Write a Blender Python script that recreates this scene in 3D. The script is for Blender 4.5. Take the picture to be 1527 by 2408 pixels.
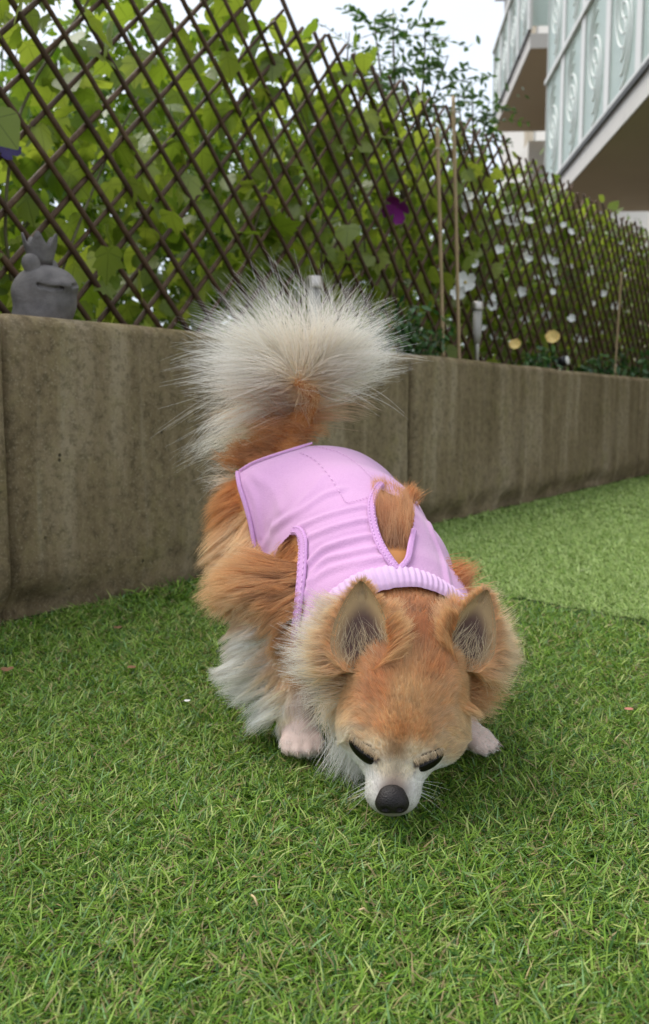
import bpy, bmesh, math
import numpy as np
from mathutils import Vector, Matrix
from mathutils.kdtree import KDTree

for o in list(bpy.data.objects):
    bpy.data.objects.remove(o)
SC = bpy.context.scene
COL = SC.collection
R = np.random.default_rng(7)

# ------------------------------------------------------------------ camera
CAM_H, PITCH = 0.32, math.radians(6.63)
cam = bpy.data.cameras.new('camera')
cam.sensor_fit = 'VERTICAL'
cam.sensor_height = 36.0
cam.lens = 31.26
cam.clip_start, cam.clip_end = 0.02, 500.0
cam.dof.use_dof = True
cam.dof.focus_distance = 0.72
cam.dof.aperture_fstop = 10.5
cam_o = bpy.data.objects.new('camera', cam)
cam_o.location = (0, 0, CAM_H)
cam_o.rotation_euler = (math.pi / 2 - PITCH, 0, 0)
COL.objects.link(cam_o)
SC.camera = cam_o

# ------------------------------------------------------------------ sky, sun, exposure
SUN_EL, SUN_AZ = math.radians(58), math.radians(-62)
world = bpy.data.worlds.new('World')
SC.world = world
world.use_nodes = True
wn, wl = world.node_tree.nodes, world.node_tree.links
wn.clear()
w_out = wn.new('ShaderNodeOutputWorld')
w_bg = wn.new('ShaderNodeBackground')
w_bg.inputs['Strength'].default_value = 0.10
w_sky = wn.new('ShaderNodeTexSky')
w_sky.sky_type = 'NISHITA'
w_sky.sun_disc = False
w_sky.sun_elevation = SUN_EL
w_sky.sun_rotation = SUN_AZ
w_sky.air_density, w_sky.dust_density, w_sky.ozone_density = 1.0, 2.0, 1.0
w_tc = wn.new('ShaderNodeTexCoord')
w_no = wn.new('ShaderNodeTexNoise')
w_no.inputs['Scale'].default_value = 2.2
w_no.inputs['Detail'].default_value = 5
w_rp = wn.new('ShaderNodeValToRGB')
w_rp.color_ramp.elements[0].position = 0.30
w_rp.color_ramp.elements[0].color = (4.55, 5.05, 5.7, 1)
w_rp.color_ramp.elements[1].position = 0.72
w_rp.color_ramp.elements[1].color = (5.45, 5.7, 6.05, 1)
w_mx = wn.new('ShaderNodeMix')
w_mx.data_type = 'RGBA'
w_mx.inputs[0].default_value = 0.86
wl.new(w_tc.outputs['Generated'], w_no.inputs['Vector'])
wl.new(w_no.outputs['Fac'], w_rp.inputs['Fac'])
wl.new(w_sky.outputs['Color'], w_mx.inputs[6])
wl.new(w_rp.outputs['Color'], w_mx.inputs[7])
wl.new(w_mx.outputs[2], w_bg.inputs['Color'])
wl.new(w_bg.outputs['Background'], w_out.inputs['Surface'])

sun = bpy.data.lights.new('sun', 'SUN')
sun.energy, sun.angle, sun.color = 1.5, math.radians(40), (1.0, 0.95, 0.87)
sun_o = bpy.data.objects.new('sun', sun)
sd = Vector((math.sin(SUN_AZ) * math.cos(SUN_EL), math.cos(SUN_AZ) * math.cos(SUN_EL), math.sin(SUN_EL)))
sun_o.rotation_euler = sd.to_track_quat('Z', 'Y').to_euler()
sun_o.location = (0, 0, 12)
COL.objects.link(sun_o)

SC.view_settings.view_transform = 'Standard'
SC.view_settings.look = 'None'
SC.view_settings.exposure = 1.15
SC.view_settings.gamma = 1.0
SC.view_settings.use_curve_mapping = False
SC.cycles.max_bounces = 10
SC.cycles.transparent_max_bounces = 12
SC.cycles.transmission_bounces = 8
SC.cycles.diffuse_bounces = 4
SC.cycles.glossy_bounces = 4
SC.cycles.sample_clamp_indirect = 8
SC.cycles.use_denoising = True
try:
    SC.cycles.denoiser = 'OPENIMAGEDENOISE'
    SC.cycles.denoising_input_passes = 'RGB_ALBEDO_NORMAL'
except Exception:
    pass
try:
    SC.cycles_curves.shape = 'THICK'
    SC.cycles_curves.subdivisions = 2
except Exception:
    pass

# ------------------------------------------------------------------ helpers
FPX = 2091.0
CT, ST = math.cos(PITCH), math.sin(PITCH)

def ray(px, py):
    a, b = (px - 763.5) / FPX, (1204 - py) / FPX
    return np.array([a, CT + b * ST, -ST + b * CT])

CO = np.array([0, 0, CAM_H])

def at(px, py, Y):
    d = ray(px, py)
    return CO + d * (Y / d[1])

def ground_at(px, py, z=0.0):
    d = ray(px, py)
    return CO + d * ((z - CAM_H) / d[2])

def proj(p):
    p = np.asarray(p, float) - CO
    dep = p[..., 1] * CT - p[..., 2] * ST
    up = p[..., 1] * ST + p[..., 2] * CT
    return np.stack([763.5 + FPX * p[..., 0] / dep, 1204 - FPX * up / dep], -1)

W0 = np.array([-.235, 1.706, 0.])
WD = np.array([.5636, .826, 0.]); WD /= np.linalg.norm(WD)
WN = np.array([-WD[1], WD[0], 0.])          # away from the lawn, into the bed
WALL_H = 0.465

def wp(s, off, z):
    return W0 + WD * s + WN * off + np.array([0, 0, z])

def on_plane(px, py, off):
    d = ray(px, py)
    t = np.dot(W0 + WN * off - CO, WN) / np.dot(d, WN)
    return CO + d * t

def tag(o, label=None, cat=None, group=None, kind=None):
    if label: o['label'] = label
    if cat: o['category'] = cat
    if group: o['group'] = group
    if kind: o['kind'] = kind
    return o

def empty(name, loc, rz=0.0):
    o = bpy.data.objects.new(name, None)
    o.location = loc
    o.rotation_euler = (0, 0, rz)
    o.empty_display_size = .05
    COL.objects.link(o)
    return o

def link(name, me, mats, parent=None, world_verts=True):
    """mesh object; if parented and its vertices are in world space, keep them there"""
    o = bpy.data.objects.new(name, me)
    COL.objects.link(o)
    if mats is not None and len(me.materials) == 0:
        for m in (mats if isinstance(mats, (list, tuple)) else [mats]):
            me.materials.append(m)
    if parent is not None:
        o.parent = parent
        if world_verts:
            o.matrix_parent_inverse = wmat(parent).inverted()
    return o

def wmat(o):
    m = o.matrix_basis.copy()
    while o.parent is not None:
        m = o.matrix_parent_inverse @ m
        o = o.parent
        m = o.matrix_basis @ m
    return m

def mesh_np(name, V, Fq, smooth=True, attrs=None, uv=None):
    """Fq: (n,3) or (n,4) int array, or list of such arrays"""
    V = np.ascontiguousarray(V, np.float32)
    Fs = Fq if isinstance(Fq, list) else [Fq]
    me = bpy.data.meshes.new(name)
    me.vertices.add(len(V))
    me.vertices.foreach_set('co', V.ravel())
    nl = sum(f.size for f in Fs); npoly = sum(len(f) for f in Fs)
    me.loops.add(nl); me.polygons.add(npoly)
    me.loops.foreach_set('vertex_index', np.concatenate([f.ravel() for f in Fs]).astype(np.int32))
    tot = np.concatenate([np.full(len(f), f.shape[1]) for f in Fs])
    st = np.concatenate([[0], np.cumsum(tot)[:-1]])
    me.polygons.foreach_set('loop_start', st.astype(np.int32))
    me.polygons.foreach_set('use_smooth', np.full(npoly, smooth))
    if attrs:
        for k, a in attrs.items():
            a = np.asarray(a, np.float32)
            if a.ndim == 1:
                t = me.attributes.new(k, 'FLOAT', 'POINT'); t.data.foreach_set('value', a)
            else:
                if a.shape[1] == 3: a = np.concatenate([a, np.ones((len(a), 1), np.float32)], 1)
                t = me.attributes.new(k, 'FLOAT_COLOR', 'POINT'); t.data.foreach_set('color', a.ravel())
    if uv is not None:
        l = me.uv_layers.new(name='UVMap')
        idx = np.concatenate([f.ravel() for f in Fs])
        l.data.foreach_set('uv', np.ascontiguousarray(uv[idx], np.float32).ravel())
    me.update(calc_edges=True)
    me.validate()
    return me

def tube(path, rad, n=8, cap=True):
    """vertices, quads of a tube along path (k,3) with radius scalar/array"""
    P = np.asarray(path, float); k = len(P)
    rad = np.broadcast_to(np.asarray(rad, float), (k,))
    T = np.gradient(P, axis=0); T /= np.linalg.norm(T, axis=1)[:, None] + 1e-12
    ref = np.array([0, 0, 1.]) if abs(T[0][2]) < .9 else np.array([1., 0, 0])
    U = np.zeros_like(P); u = ref - T[0] * np.dot(ref, T[0]); u /= np.linalg.norm(u)
    for i in range(k):
        u = u - T[i] * np.dot(u, T[i]); u /= np.linalg.norm(u); U[i] = u
    B = np.cross(T, U)
    a = np.linspace(0, 2 * np.pi, n, endpoint=False)
    V = P[:, None] + rad[:, None, None] * (np.cos(a)[None, :, None] * U[:, None] + np.sin(a)[None, :, None] * B[:, None])
    V = V.reshape(-1, 3)
    i, j = np.meshgrid(np.arange(k - 1), np.arange(n), indexing='ij')
    q = np.stack([i * n + j, i * n + (j + 1) % n, (i + 1) * n + (j + 1) % n, (i + 1) * n + j], -1).reshape(-1, 4)
    if cap:
        V = np.concatenate([V, P[:1], P[-1:]])
        c0, c1 = k * n, k * n + 1
        j = np.arange(n)
        t0 = np.stack([np.full(n, c0), (j + 1) % n, j], -1)
        t1 = np.stack([np.full(n, c1), (k - 1) * n + j, (k - 1) * n + (j + 1) % n], -1)
        return V, [q, np.concatenate([t0, t1])]
    return V, [q]

def join_parts(parts):
    Vs, F = [], {}
    off = 0
    for V, Fs in parts:
        for f in Fs:
            F.setdefault(f.shape[1], []).append(f + off)
        Vs.append(V); off += len(V)
    return np.concatenate(Vs), [np.concatenate(x) for x in F.values()]

def box_vf(c0, c1):
    x0, y0, z0 = c0; x1, y1, z1 = c1
    V = np.array([[x0,y0,z0],[x1,y0,z0],[x1,y1,z0],[x0,y1,z0],[x0,y0,z1],[x1,y0,z1],[x1,y1,z1],[x0,y1,z1]], float)
    Fq = np.array([[0,3,2,1],[4,5,6,7],[0,1,5,4],[1,2,6,5],[2,3,7,6],[3,0,4,7]])
    return V, [Fq]

def bev_box(name, c0, c1, bev=.005, seg=2):
    bm = bmesh.new()
    V, Fs = box_vf(c0, c1)
    vs = [bm.verts.new(v) for v in V]
    for f in Fs[0]: bm.faces.new([vs[i] for i in f])
    bmesh.ops.bevel(bm, geom=list(bm.edges), offset=bev, segments=seg, affect='EDGES', profile=.5)
    me = bpy.data.meshes.new(name); bm.to_mesh(me); bm.free()
    for p in me.polygons: p.use_smooth = False
    return me

def lathe(profile, n=24):
    pr = np.asarray(profile, float); k = len(pr)
    a = np.linspace(0, 2 * np.pi, n, endpoint=False)
    V = np.stack([pr[:, 0, None] * np.cos(a), pr[:, 0, None] * np.sin(a), np.repeat(pr[:, 1, None], n, 1)], -1).reshape(-1, 3)
    i, j = np.meshgrid(np.arange(k - 1), np.arange(n), indexing='ij')
    q = np.stack([i * n + j, i * n + (j + 1) % n, (i + 1) * n + (j + 1) % n, (i + 1) * n + j], -1).reshape(-1, 4)
    return V, [q]

# value noise (numpy) for shapes
_ng = np.random.default_rng(3).random((64, 64, 64)).astype(np.float32)
def vnoise(p, scale=1.0):
    q = np.asarray(p, float) * scale
    i = np.floor(q).astype(int); f = q - i; f = f * f * (3 - 2 * f)
    out = 0
    for dx in (0, 1):
        for dy in (0, 1):
            for dz in (0, 1):
                w = (f[..., 0] if dx else 1 - f[..., 0]) * (f[..., 1] if dy else 1 - f[..., 1]) * (f[..., 2] if dz else 1 - f[..., 2])
                out = out + w * _ng[(i[..., 0] + dx) % 64, (i[..., 1] + dy) % 64, (i[..., 2] + dz) % 64]
    return out

# signed distance modelling with surface nets
class SDF:
    def __init__(s, lo, hi, h):
        s.lo = np.array(lo, float); s.h = h
        n = np.ceil((np.array(hi) - s.lo) / h).astype(int) + 1
        s.n = n
        s.f = np.full(n, 1.0, np.float32)
        s.ax = [s.lo[i] + h * np.arange(n[i]) for i in range(3)]
    def _win(s, lo, hi):
        a = np.clip(np.floor((np.array(lo) - s.lo) / s.h).astype(int), 0, s.n)
        b = np.clip(np.ceil((np.array(hi) - s.lo) / s.h).astype(int) + 1, 0, s.n)
        sl = tuple(slice(a[i], b[i]) for i in range(3))
        X = np.stack(np.meshgrid(*[s.ax[i][sl[i]] for i in range(3)], indexing='ij'), -1)
        return sl, X
    def add(s, prim, k=.01, sub=False):
        lo, hi = prim_bounds(prim)
        m = .03 + k
        sl, X = s._win(lo - m, hi + m)
        if X.size == 0: return
        d = prim_dist(prim, X).astype(np.float32)
        a = s.f[sl]
        if sub:
            d = -d
            hh = np.maximum(k - np.abs(a - d), 0) / k
            s.f[sl] = np.maximum(a, d) + hh * hh * k * .25
        else:
            hh = np.maximum(k - np.abs(a - d), 0) / k
            s.f[sl] = np.minimum(a, d) - hh * hh * k * .25
    def mesh(s, iso=0.0):
        f = s.f - iso; n = f.shape
        ins = f < 0
        c = np.zeros((n[0]-1, n[1]-1, n[2]-1), np.int8)
        for dx in (0,1):
            for dy in (0,1):
                for dz in (0,1):
                    c += ins[dx:n[0]-1+dx, dy:n[1]-1+dy, dz:n[2]-1+dz]
        I = np.argwhere((c > 0) & (c < 8))
        acc = np.zeros((len(I), 3)); cnt = np.zeros(len(I))
        corners = [(a, b, d) for a in (0,1) for b in (0,1) for d in (0,1)]
        for p in corners:
            for axn in range(3):
                if p[axn] == 1: continue
                q = list(p); q[axn] = 1
                ia, ib = I + np.array(p), I + np.array(q)
                fa, fb = f[ia[:,0], ia[:,1], ia[:,2]], f[ib[:,0], ib[:,1], ib[:,2]]
                x = (fa < 0) != (fb < 0)
                t = np.where(x, fa / np.where(x, fa - fb, 1), 0)
                pos = np.array(p, float) + t[:, None] * (np.array(q) - np.array(p))
                acc += pos * x[:, None]; cnt += x
        V = (I + acc / cnt[:, None]) * s.h + s.lo
        idx = np.full(c.shape, -1, np.int64); idx[I[:,0], I[:,1], I[:,2]] = np.arange(len(I))
        Q = []
        for axn in range(3):
            o1, o2 = [(1,2),(2,0),(0,1)][axn]
            sa = [slice(None)]*3; sb = [slice(None)]*3
            sa[axn] = slice(0, n[axn]-1); sb[axn] = slice(1, n[axn])
            A, B = ins[tuple(sa)], ins[tuple(sb)]
            E = np.argwhere(A != B)
            E = E[(E[:,o1] >= 1) & (E[:,o2] >= 1) & (E[:,o1] < n[o1]-1) & (E[:,o2] < n[o2]-1)]
            flip = A[E[:,0], E[:,1], E[:,2]]
            def g(d1, d2):
                J = E.copy(); J[:,o1] += d1; J[:,o2] += d2
                return idx[J[:,0], J[:,1], J[:,2]]
            q = np.stack([g(-1,-1), g(0,-1), g(0,0), g(-1,0)], -1)
            q[~flip] = q[~flip][:, ::-1]
            Q.append(q)
        Q = np.concatenate(Q)
        Q = Q[(Q >= 0).all(1)]
        return V, Q

def cone(a, b, ra, rb): return ('cone', np.asarray(a, float), np.asarray(b, float), ra, rb)
def ball(c, r): return ('ell', np.asarray(c, float), np.array([r, r, r], float), np.eye(3))
def ell(c, r, M=None): return ('ell', np.asarray(c, float), np.asarray(r, float), np.eye(3) if M is None else np.asarray(M, float))

def prim_bounds(p):
    if p[0] == 'cone':
        r = max(p[3], p[4]); return np.minimum(p[1], p[2]) - r, np.maximum(p[1], p[2]) + r
    r = p[2].max(); return p[1] - r, p[1] + r

def prim_dist(p, X):
    if p[0] == 'cone':
        a, b, ra, rb = p[1:]
        ba = b - a; pa = X - a
        t = np.clip((pa @ ba) / (ba @ ba), 0, 1)
        return np.linalg.norm(pa - t[..., None] * ba, axis=-1) - (ra + (rb - ra) * t)
    c, r, M = p[1:]
    q = (X - c) @ M.T
    k0 = np.linalg.norm(q / r, axis=-1); k1 = np.linalg.norm(q / (r * r), axis=-1) + 1e-9
    return k0 * (k0 - 1) / k1

def smooth_mesh(V, Q, it=2, lam=.5):
    E = np.concatenate([Q[:, [0,1]], Q[:, [1,2]], Q[:, [2,3]], Q[:, [3,0]]])
    for _ in range(it):
        A = np.zeros_like(V); c = np.zeros(len(V))
        np.add.at(A, E[:,0], V[E[:,1]]); np.add.at(A, E[:,1], V[E[:,0]])
        np.add.at(c, E[:,0], 1); np.add.at(c, E[:,1], 1)
        V = V + lam * (A / np.maximum(c, 1)[:, None] - V)
    return V

# node helpers
class NT:
    def __init__(s, name):
        s.m = bpy.data.materials.new(name); s.m.use_nodes = True
        s.t = s.m.node_tree; s.t.nodes.clear()
        s.out = s.t.nodes.new('ShaderNodeOutputMaterial')
    def n(s, typ, ins=None, **kw):
        x = s.t.nodes.new('ShaderNode' + typ)
        for k, v in kw.items(): setattr(x, k, v)
        for k, v in (ins or {}).items():
            so = x.inputs[k]
            if hasattr(v, 'is_output') or isinstance(v, bpy.types.NodeSocket): s.t.links.new(v, so)
            else: so.default_value = v
        return x
    def link(s, a, b): s.t.links.new(a, b)
    def surf(s, so): s.t.links.new(so, s.out.inputs['Surface']); return s.m
    def mix(s, fac, a, b, mode='MIX'):
        x = s.n('Mix', data_type='RGBA', blend_type=mode)
        for so, v in ((x.inputs[0], fac), (x.inputs[6], a), (x.inputs[7], b)):
            if isinstance(v, bpy.types.NodeSocket): s.t.links.new(v, so)
            else: so.default_value = v if not isinstance(v, tuple) or len(v) == 4 else (*v, 1)
        return x.outputs[2]
    def ramp(s, fac, stops):
        x = s.n('ValToRGB', {'Fac': fac}); e = x.color_ramp.elements
        while len(e) < len(stops): e.new(.5)
        for i, (p, c) in enumerate(stops):
            e[i].position = p; e[i].color = (*c, 1) if len(c) == 3 else c
        return x.outputs['Color']
    def math(s, op, a, b=0.0, clamp=False):
        x = s.n('Math', operation=op, use_clamp=clamp)
        for i, v in ((0, a), (1, b)):
            if isinstance(v, bpy.types.NodeSocket): s.t.links.new(v, x.inputs[i])
            else: x.inputs[i].default_value = v
        return x.outputs[0]
    def noise(s, vec, scale, detail=4, rough=.55):
        i = {'Scale': scale, 'Detail': detail, 'Roughness': rough}
        if vec is not None: i['Vector'] = vec
        return s.n('TexNoise', i).outputs['Fac']
    def mapped(s, vec, scale):
        return s.n('Mapping', {'Vector': vec, 'Scale': scale}).outputs['Vector']
    def bump(s, h, strength=.3, dist=.002):
        return s.n('Bump', {'Height': h, 'Strength': strength, 'Distance': dist}).outputs['Normal']
    def bsdf(s, col, rough=.6, normal=None, spec=.4, metal=0.0, **kw):
        i = {'Base Color': col if isinstance(col, bpy.types.NodeSocket) else (*col[:3], 1), 'Roughness': rough, 'Specular IOR Level': spec, 'Metallic': metal}
        if normal is not None: i['Normal'] = normal
        i.update(kw)
        return s.n('BsdfPrincipled', i).outputs['BSDF']
    def obj(s): return s.n('TexCoord').outputs['Object']
    def attr(s, name, kind='Color'): return s.n('Attribute', attribute_name=name).outputs[kind]

def simple_mat(name, col, rough=.6, spec=.4, metal=0.0, var=.25, scale=40, bump=0.0):
    t = NT(name); v = t.obj()
    f = t.noise(v, scale)
    c = t.mix(f, tuple(x * (1 - var) for x in col), tuple(min(1, x * (1 + var)) for x in col))
    nrm = t.bump(t.noise(v, scale * 3), bump, .003) if bump else None
    return t.surf(t.bsdf(c, rough, nrm, spec, metal))
# ------------------------------------------------------------------ materials of the setting
def m_concrete():
    t = NT('weathered_concrete'); v = t.obj()
    streak = t.noise(t.mapped(v, (9, 9, .9)), 1.6, 5, .6)
    streak2 = t.noise(t.mapped(v, (30, 30, 1.6)), 1.0, 4, .6)
    big = t.noise(v, 2.6, 5, .6)
    fine = t.noise(v, 60, 6, .7)
    grit = t.noise(v, 240, 3, .7)
    c = t.ramp(streak, [(.32, (.110, .078, .040)), (.5, (.225, .168, .096)), (.68, (.40, .325, .22))])
    c2 = t.ramp(big, [(.34, (.140, .104, .052)), (.52, (.245, .185, .110)), (.68, (.36, .285, .20))])
    c = t.mix(.45, c, c2)
    pale = t.ramp(streak2, [(.62, (0, 0, 0)), (.80, (1, 1, 1))])
    c = t.mix(t.math('MULTIPLY', pale, .45), c, (.46, .41, .31))
    moss = t.ramp(t.noise(v, 5.5, 6, .7), [(.52, (0, 0, 0)), (.68, (1, 1, 1))])
    c = t.mix(t.math('MULTIPLY', moss, .45), c, (.17, .145, .038))
    c = t.mix(t.math('MULTIPLY', t.ramp(fine, [(.36, (1, 1, 1)), (.52, (0, 0, 0))]), .60), c, (.070, .056, .032))
    mid_ = t.noise(v, 26, 5, .75)
    c = t.mix(t.math('MULTIPLY', t.ramp(mid_, [(.50, (0, 0, 0)), (.66, (1, 1, 1))]), .40), c, (.30, .245, .125))
    c = t.mix(t.math('MULTIPLY', t.ramp(mid_, [(.34, (1, 1, 1)), (.47, (0, 0, 0))]), .45), c, (.095, .075, .042))
    c = t.mix(t.math('MULTIPLY', t.ramp(grit, [(.56, (0, 0, 0)), (.70, (1, 1, 1))]), .55), c, (.42, .36, .25))
    # pores
    vor = t.n('TexVoronoi', {'Vector': v, 'Scale': 34.0}).outputs['Distance']
    pm = t.ramp(t.noise(v, 11, 3), [(.54, (0, 0, 0)), (.62, (1, 1, 1))])
    pore = t.math('MULTIPLY', t.ramp(vor, [(.07, (1, 1, 1)), (.13, (0, 0, 0))]), pm)
    c = t.mix(t.math('MULTIPLY', pore, .85), c, (.03, .025, .018))
    h = t.math('SUBTRACT', t.math('ADD', t.math('MULTIPLY', fine, .5), t.math('MULTIPLY', grit, .35)), t.math('MULTIPLY', pore, 1.2))
    return t.surf(t.bsdf(c, .9, t.bump(h, .55, .004), .15))

def m_leaf(name, a, b, tint_attr=False, trans=.5, rough=.38, veins=True):
    t = NT(name)
    if tint_attr: r = t.attr('tint', 'Fac')
    else: r = t.n('ObjectInfo').outputs['Random']
    c = t.mix(r, a, b)
    if veins:
        uv = t.n('TexCoord').outputs['UV']
        sep = t.n('SeparateXYZ', {'Vector': uv})
        x, y = t.math('SUBTRACT', sep.outputs[0], .5), t.math('SUBTRACT', sep.outputs[1], .12)
        ang = t.math('ARCTAN2', x, y)
        rad = t.math('SQRT', t.math('ADD', t.math('MULTIPLY', x, x), t.math('MULTIPLY', y, y)))
        sv = t.math('ABSOLUTE', t.math('SINE', t.math('MULTIPLY', ang, 2.55)))
        wv = t.math('DIVIDE', .030, t.math('ADD', rad, .05))
        vein = t.math('LESS_THAN', sv, wv)
        c = t.mix(t.math('MULTIPLY', vein, .70), c, tuple(q * .35 for q in a))
        blot = t.noise(uv, 6, 3)
        c = t.mix(t.math('MULTIPLY', blot, .35), c, tuple(q * .6 for q in b))
    d = t.bsdf(c, rough * .8, None, .6)
    tr = t.n('BsdfTranslucent', {'Color': t.mix(1.0, c, (1.0, 1.0, .45, 1), 'MULTIPLY')}).outputs['BSDF']
    mx = t.n('MixShader', {0: trans, 1: d, 2: tr})
    return t.surf(mx.outputs[0])

def m_soil():
    t = NT('soil'); v = t.obj()
    c = t.ramp(t.noise(v, 25, 6, .7), [(.3, (.03, .02, .012)), (.7, (.09, .065, .04))])
    return t.surf(t.bsdf(c, .95, t.bump(t.noise(v, 60, 5), .8, .02), .1))

def m_grass(name, lighten=1.0):
    t = NT(name)
    c = t.mix(1.0, t.attr('col'), (lighten, lighten, lighten, 1), 'MULTIPLY')
    d = t.bsdf(c, .42, None, .35)
    tr = t.n('BsdfTranslucent', {'Color': c}).outputs['BSDF']
    return t.surf(t.n('MixShader', {0: .28, 1: d, 2: tr}).outputs[0])

M_CONC = m_concrete()
M_SOIL = m_soil()
M_ROD = None

# ------------------------------------------------------------------ ground
def sheet(name, corners, z, m, kind='structure'):
    V = np.array([[x, y, z] for x, y in corners], float)
    me = mesh_np(name, V, np.arange(len(V))[None], smooth=False)
    o = link(name, me, m); tag(o, kind=kind); return o

TURF_Z = -.011
sheet('ground', [(-150, -150), (150, -150), (150, 150), (-150, 150)], -.055, M_SOIL)
tt = NT('turf_backing'); vv = tt.obj()
tcol = tt.ramp(tt.noise(vv, 120, 4, .7), [(.3, (.014, .028, .008)), (.55, (.035, .062, .016)), (.75, (.095, .08, .038))])
M_BACK = tt.surf(tt.bsdf(tcol, .9, None, .1))

# seam between the two lengths of turf: from S0 along SDr
S0 = np.array([.3276, 1.507]); SDr = np.array([.17, -.172]); SDr /= np.linalg.norm(SDr)
wl_near = wp(-1.6, .02, 0)[:2]; wl_far = wp(7.5, .02, 0)[:2]
seam_w = np.array([-.087, 1.92]) + np.array([-.02, .02])
seam_e = S0 + SDr * 2.2
base_near = sheet('turf_near', [tuple(wl_near), (-2.0, -.8), (2.2, -.8), tuple(seam_e - .004), tuple(seam_w - .004)], TURF_Z, M_BACK)
base_far = sheet('turf_far', [tuple(seam_w + .004), tuple(seam_e + .004), (5.0, -.05), (8.5, 6.0), tuple(wl_far)], TURF_Z + .002, M_BACK)

def blades(n, sampler, lean_dir, lean_amt, lmin, lmax, wid, pal, pal_w, z0, rough_lean=1.0, segs=2, rng=R):
    xy = sampler(n); n = len(xy)
    cl = vnoise(np.concatenate([xy, xy[:, :1] * 0], 1) + 9, 38)
    L = rng.uniform(lmin, lmax, n) * rng.choice([1, 1, 1, .7, 1.45], n)
    az = rng.uniform(0, 2 * np.pi, n) * .85 + cl * 12
    h = np.stack([np.cos(az), np.sin(az)], -1) * rng.uniform(.2, 1.0, n)[:, None] * rough_lean + np.asarray(lean_dir)[None] * lean_amt
    tilt = np.linalg.norm(h, axis=1)
    hd = h / (tilt[:, None] + 1e-9)
    ang0 = np.clip(tilt, 0, 1.6) * .78 + .38          # start angle from vertical
    ang1 = np.clip(ang0 + rng.uniform(.2, 1.0, n), 0, 1.85)
    side = np.stack([-hd[:, 1], hd[:, 0], np.zeros(n)], -1)
    tw = rng.normal(0, .5, n)
    side = side * np.cos(tw)[:, None] + np.stack([hd[:, 0] * 0, hd[:, 1] * 0, np.ones(n)], -1) * np.sin(tw)[:, None]
    p = np.concatenate([xy, np.full((n, 1), z0)], 1)
    rows = []
    w = wid * rng.uniform(.7, 1.3, n)
    for i in range(segs + 1):
        f = i / segs
        ww = w * (1 - .25 * f) if i < segs else w * .18
        rows.append((p - side * (ww * .5)[:, None], p + side * (ww * .5)[:, None]))
        a = ang0 + (ang1 - ang0) * (f + .5 / segs)
        step = L / segs
        p = p + np.concatenate([hd * (np.sin(a) * step)[:, None], (np.cos(a) * step)[:, None]], 1)
    k = 2 * (segs + 1)
    V = np.stack([r for pr in rows for r in pr], 1).reshape(-1, 3)
    b = (np.arange(n) * k)[:, None]
    q = np.concatenate([b + np.array([2*i, 2*i+1, 2*i+3, 2*i+2]) for i in range(segs)], 0)
    ci = rng.choice(len(pal), n, p=np.array(pal_w) / sum(pal_w))
    c = np.array(pal)[ci] * rng.uniform(.75, 1.25, (n, 1))
    C = np.repeat(c, k, 0)
    return V, q, C

def wall_side(xy):       # signed distance to the wall's front, + on the lawn side
    return -((xy - W0[:2]) @ WN[:2])
def seam_side(xy):       # + beyond the seam
    nrm = np.array([-SDr[1], SDr[0]]);
    if nrm @ np.array([1, 1]) < 0: nrm = -nrm
    return (xy - S0) @ nrm

def lawn_sampler(y0, y1, spread, far):
    def f(n):
        y = R.uniform(y0, y1, n * 2)
        x = R.uniform(-1, 1, n * 2) * spread * (.10 + y * .42)
        xy = np.stack([x, y], -1)
        sd_ = seam_side(xy)
        jag = .004 * np.sin(xy[:, 0] * 90) + .003 * np.sin(xy[:, 0] * 230)
        ok = (wall_side(xy) > .004) & ((sd_ > .016 + jag) if far else (sd_ < -.010 + jag))
        return xy[ok][:n]
    return f

PAL = [(.10, .215, .022), (.165, .300, .030), (.26, .40, .055), (.045, .125, .018), (.42, .48, .15), (.36, .28, .13), (.22, .37, .14)]
PW = [5, 6, 5, 3.5, 2.2, 1.2, 1.2]
parts = []
for (y0, y1, n, lm, lx, wd) in ((.24, .62, 84000, .009, .017, .00125), (.62, 1.0, 110000, .009, .017, .0013), (1.0, 1.5, 84000, .010, .018, .0016), (1.5, 2.2, 26000, .018, .028, .0024)):
    parts.append(blades(n, lawn_sampler(y0, y1, 1.25, False), (.25, -.1), .45, lm, lx, wd, PAL, PW, TURF_Z + .001))
    # curly tan thatch deep in the pile
    parts.append(blades(n // 3, lawn_sampler(y0, y1, 1.25, False), (0, 0), 0, .008, .014, wd * .8, [(.32, .24, .12), (.24, .19, .08), (.17, .21, .05)], [3, 2, 2], TURF_Z + .001, 1.9))
def merge_blades(parts):
    Vs, Qs, Cs, off = [], [], [], 0
    for V, q, C in parts:
        Vs.append(V); Qs.append(q + off); Cs.append(C); off += len(V)
    return np.concatenate(Vs), np.concatenate(Qs), np.concatenate(Cs)
V, q, C = merge_blades(parts)
g1 = link('grass', mesh_np('grass', V, q, True, {'col': C}), m_grass('turf_blades'))
tag(g1, 'darker artificial grass under and in front of the dog', 'grass', kind='stuff')
PALF = [(.25, .37, .085), (.34, .46, .13), (.42, .53, .19), (.19, .31, .065)]  # paleness from light on the other pile direction is put into the blade colour
parts = []
for (y0, y1, n, wd) in ((1.15, 1.7, 48000, .0016), (1.7, 2.6, 70000, .0022), (2.6, 4.2, 60000, .0036), (4.2, 6.5, 26000, .007)):
    parts.append(blades(n, lawn_sampler(y0, y1, 1.2, True), (-.4, .6), .8, .009, .016, wd, PALF, [3, 4, 3, 2], TURF_Z + .003, 1.0))
V, q, C = merge_blades(parts)
g2 = link('grass', mesh_np('grass_far', V, q, True, {'col': C}), m_grass('turf_blades_pale'))
tag(g2, 'paler artificial grass laid beyond the seam beside the wall', 'grass', kind='stuff')

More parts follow.
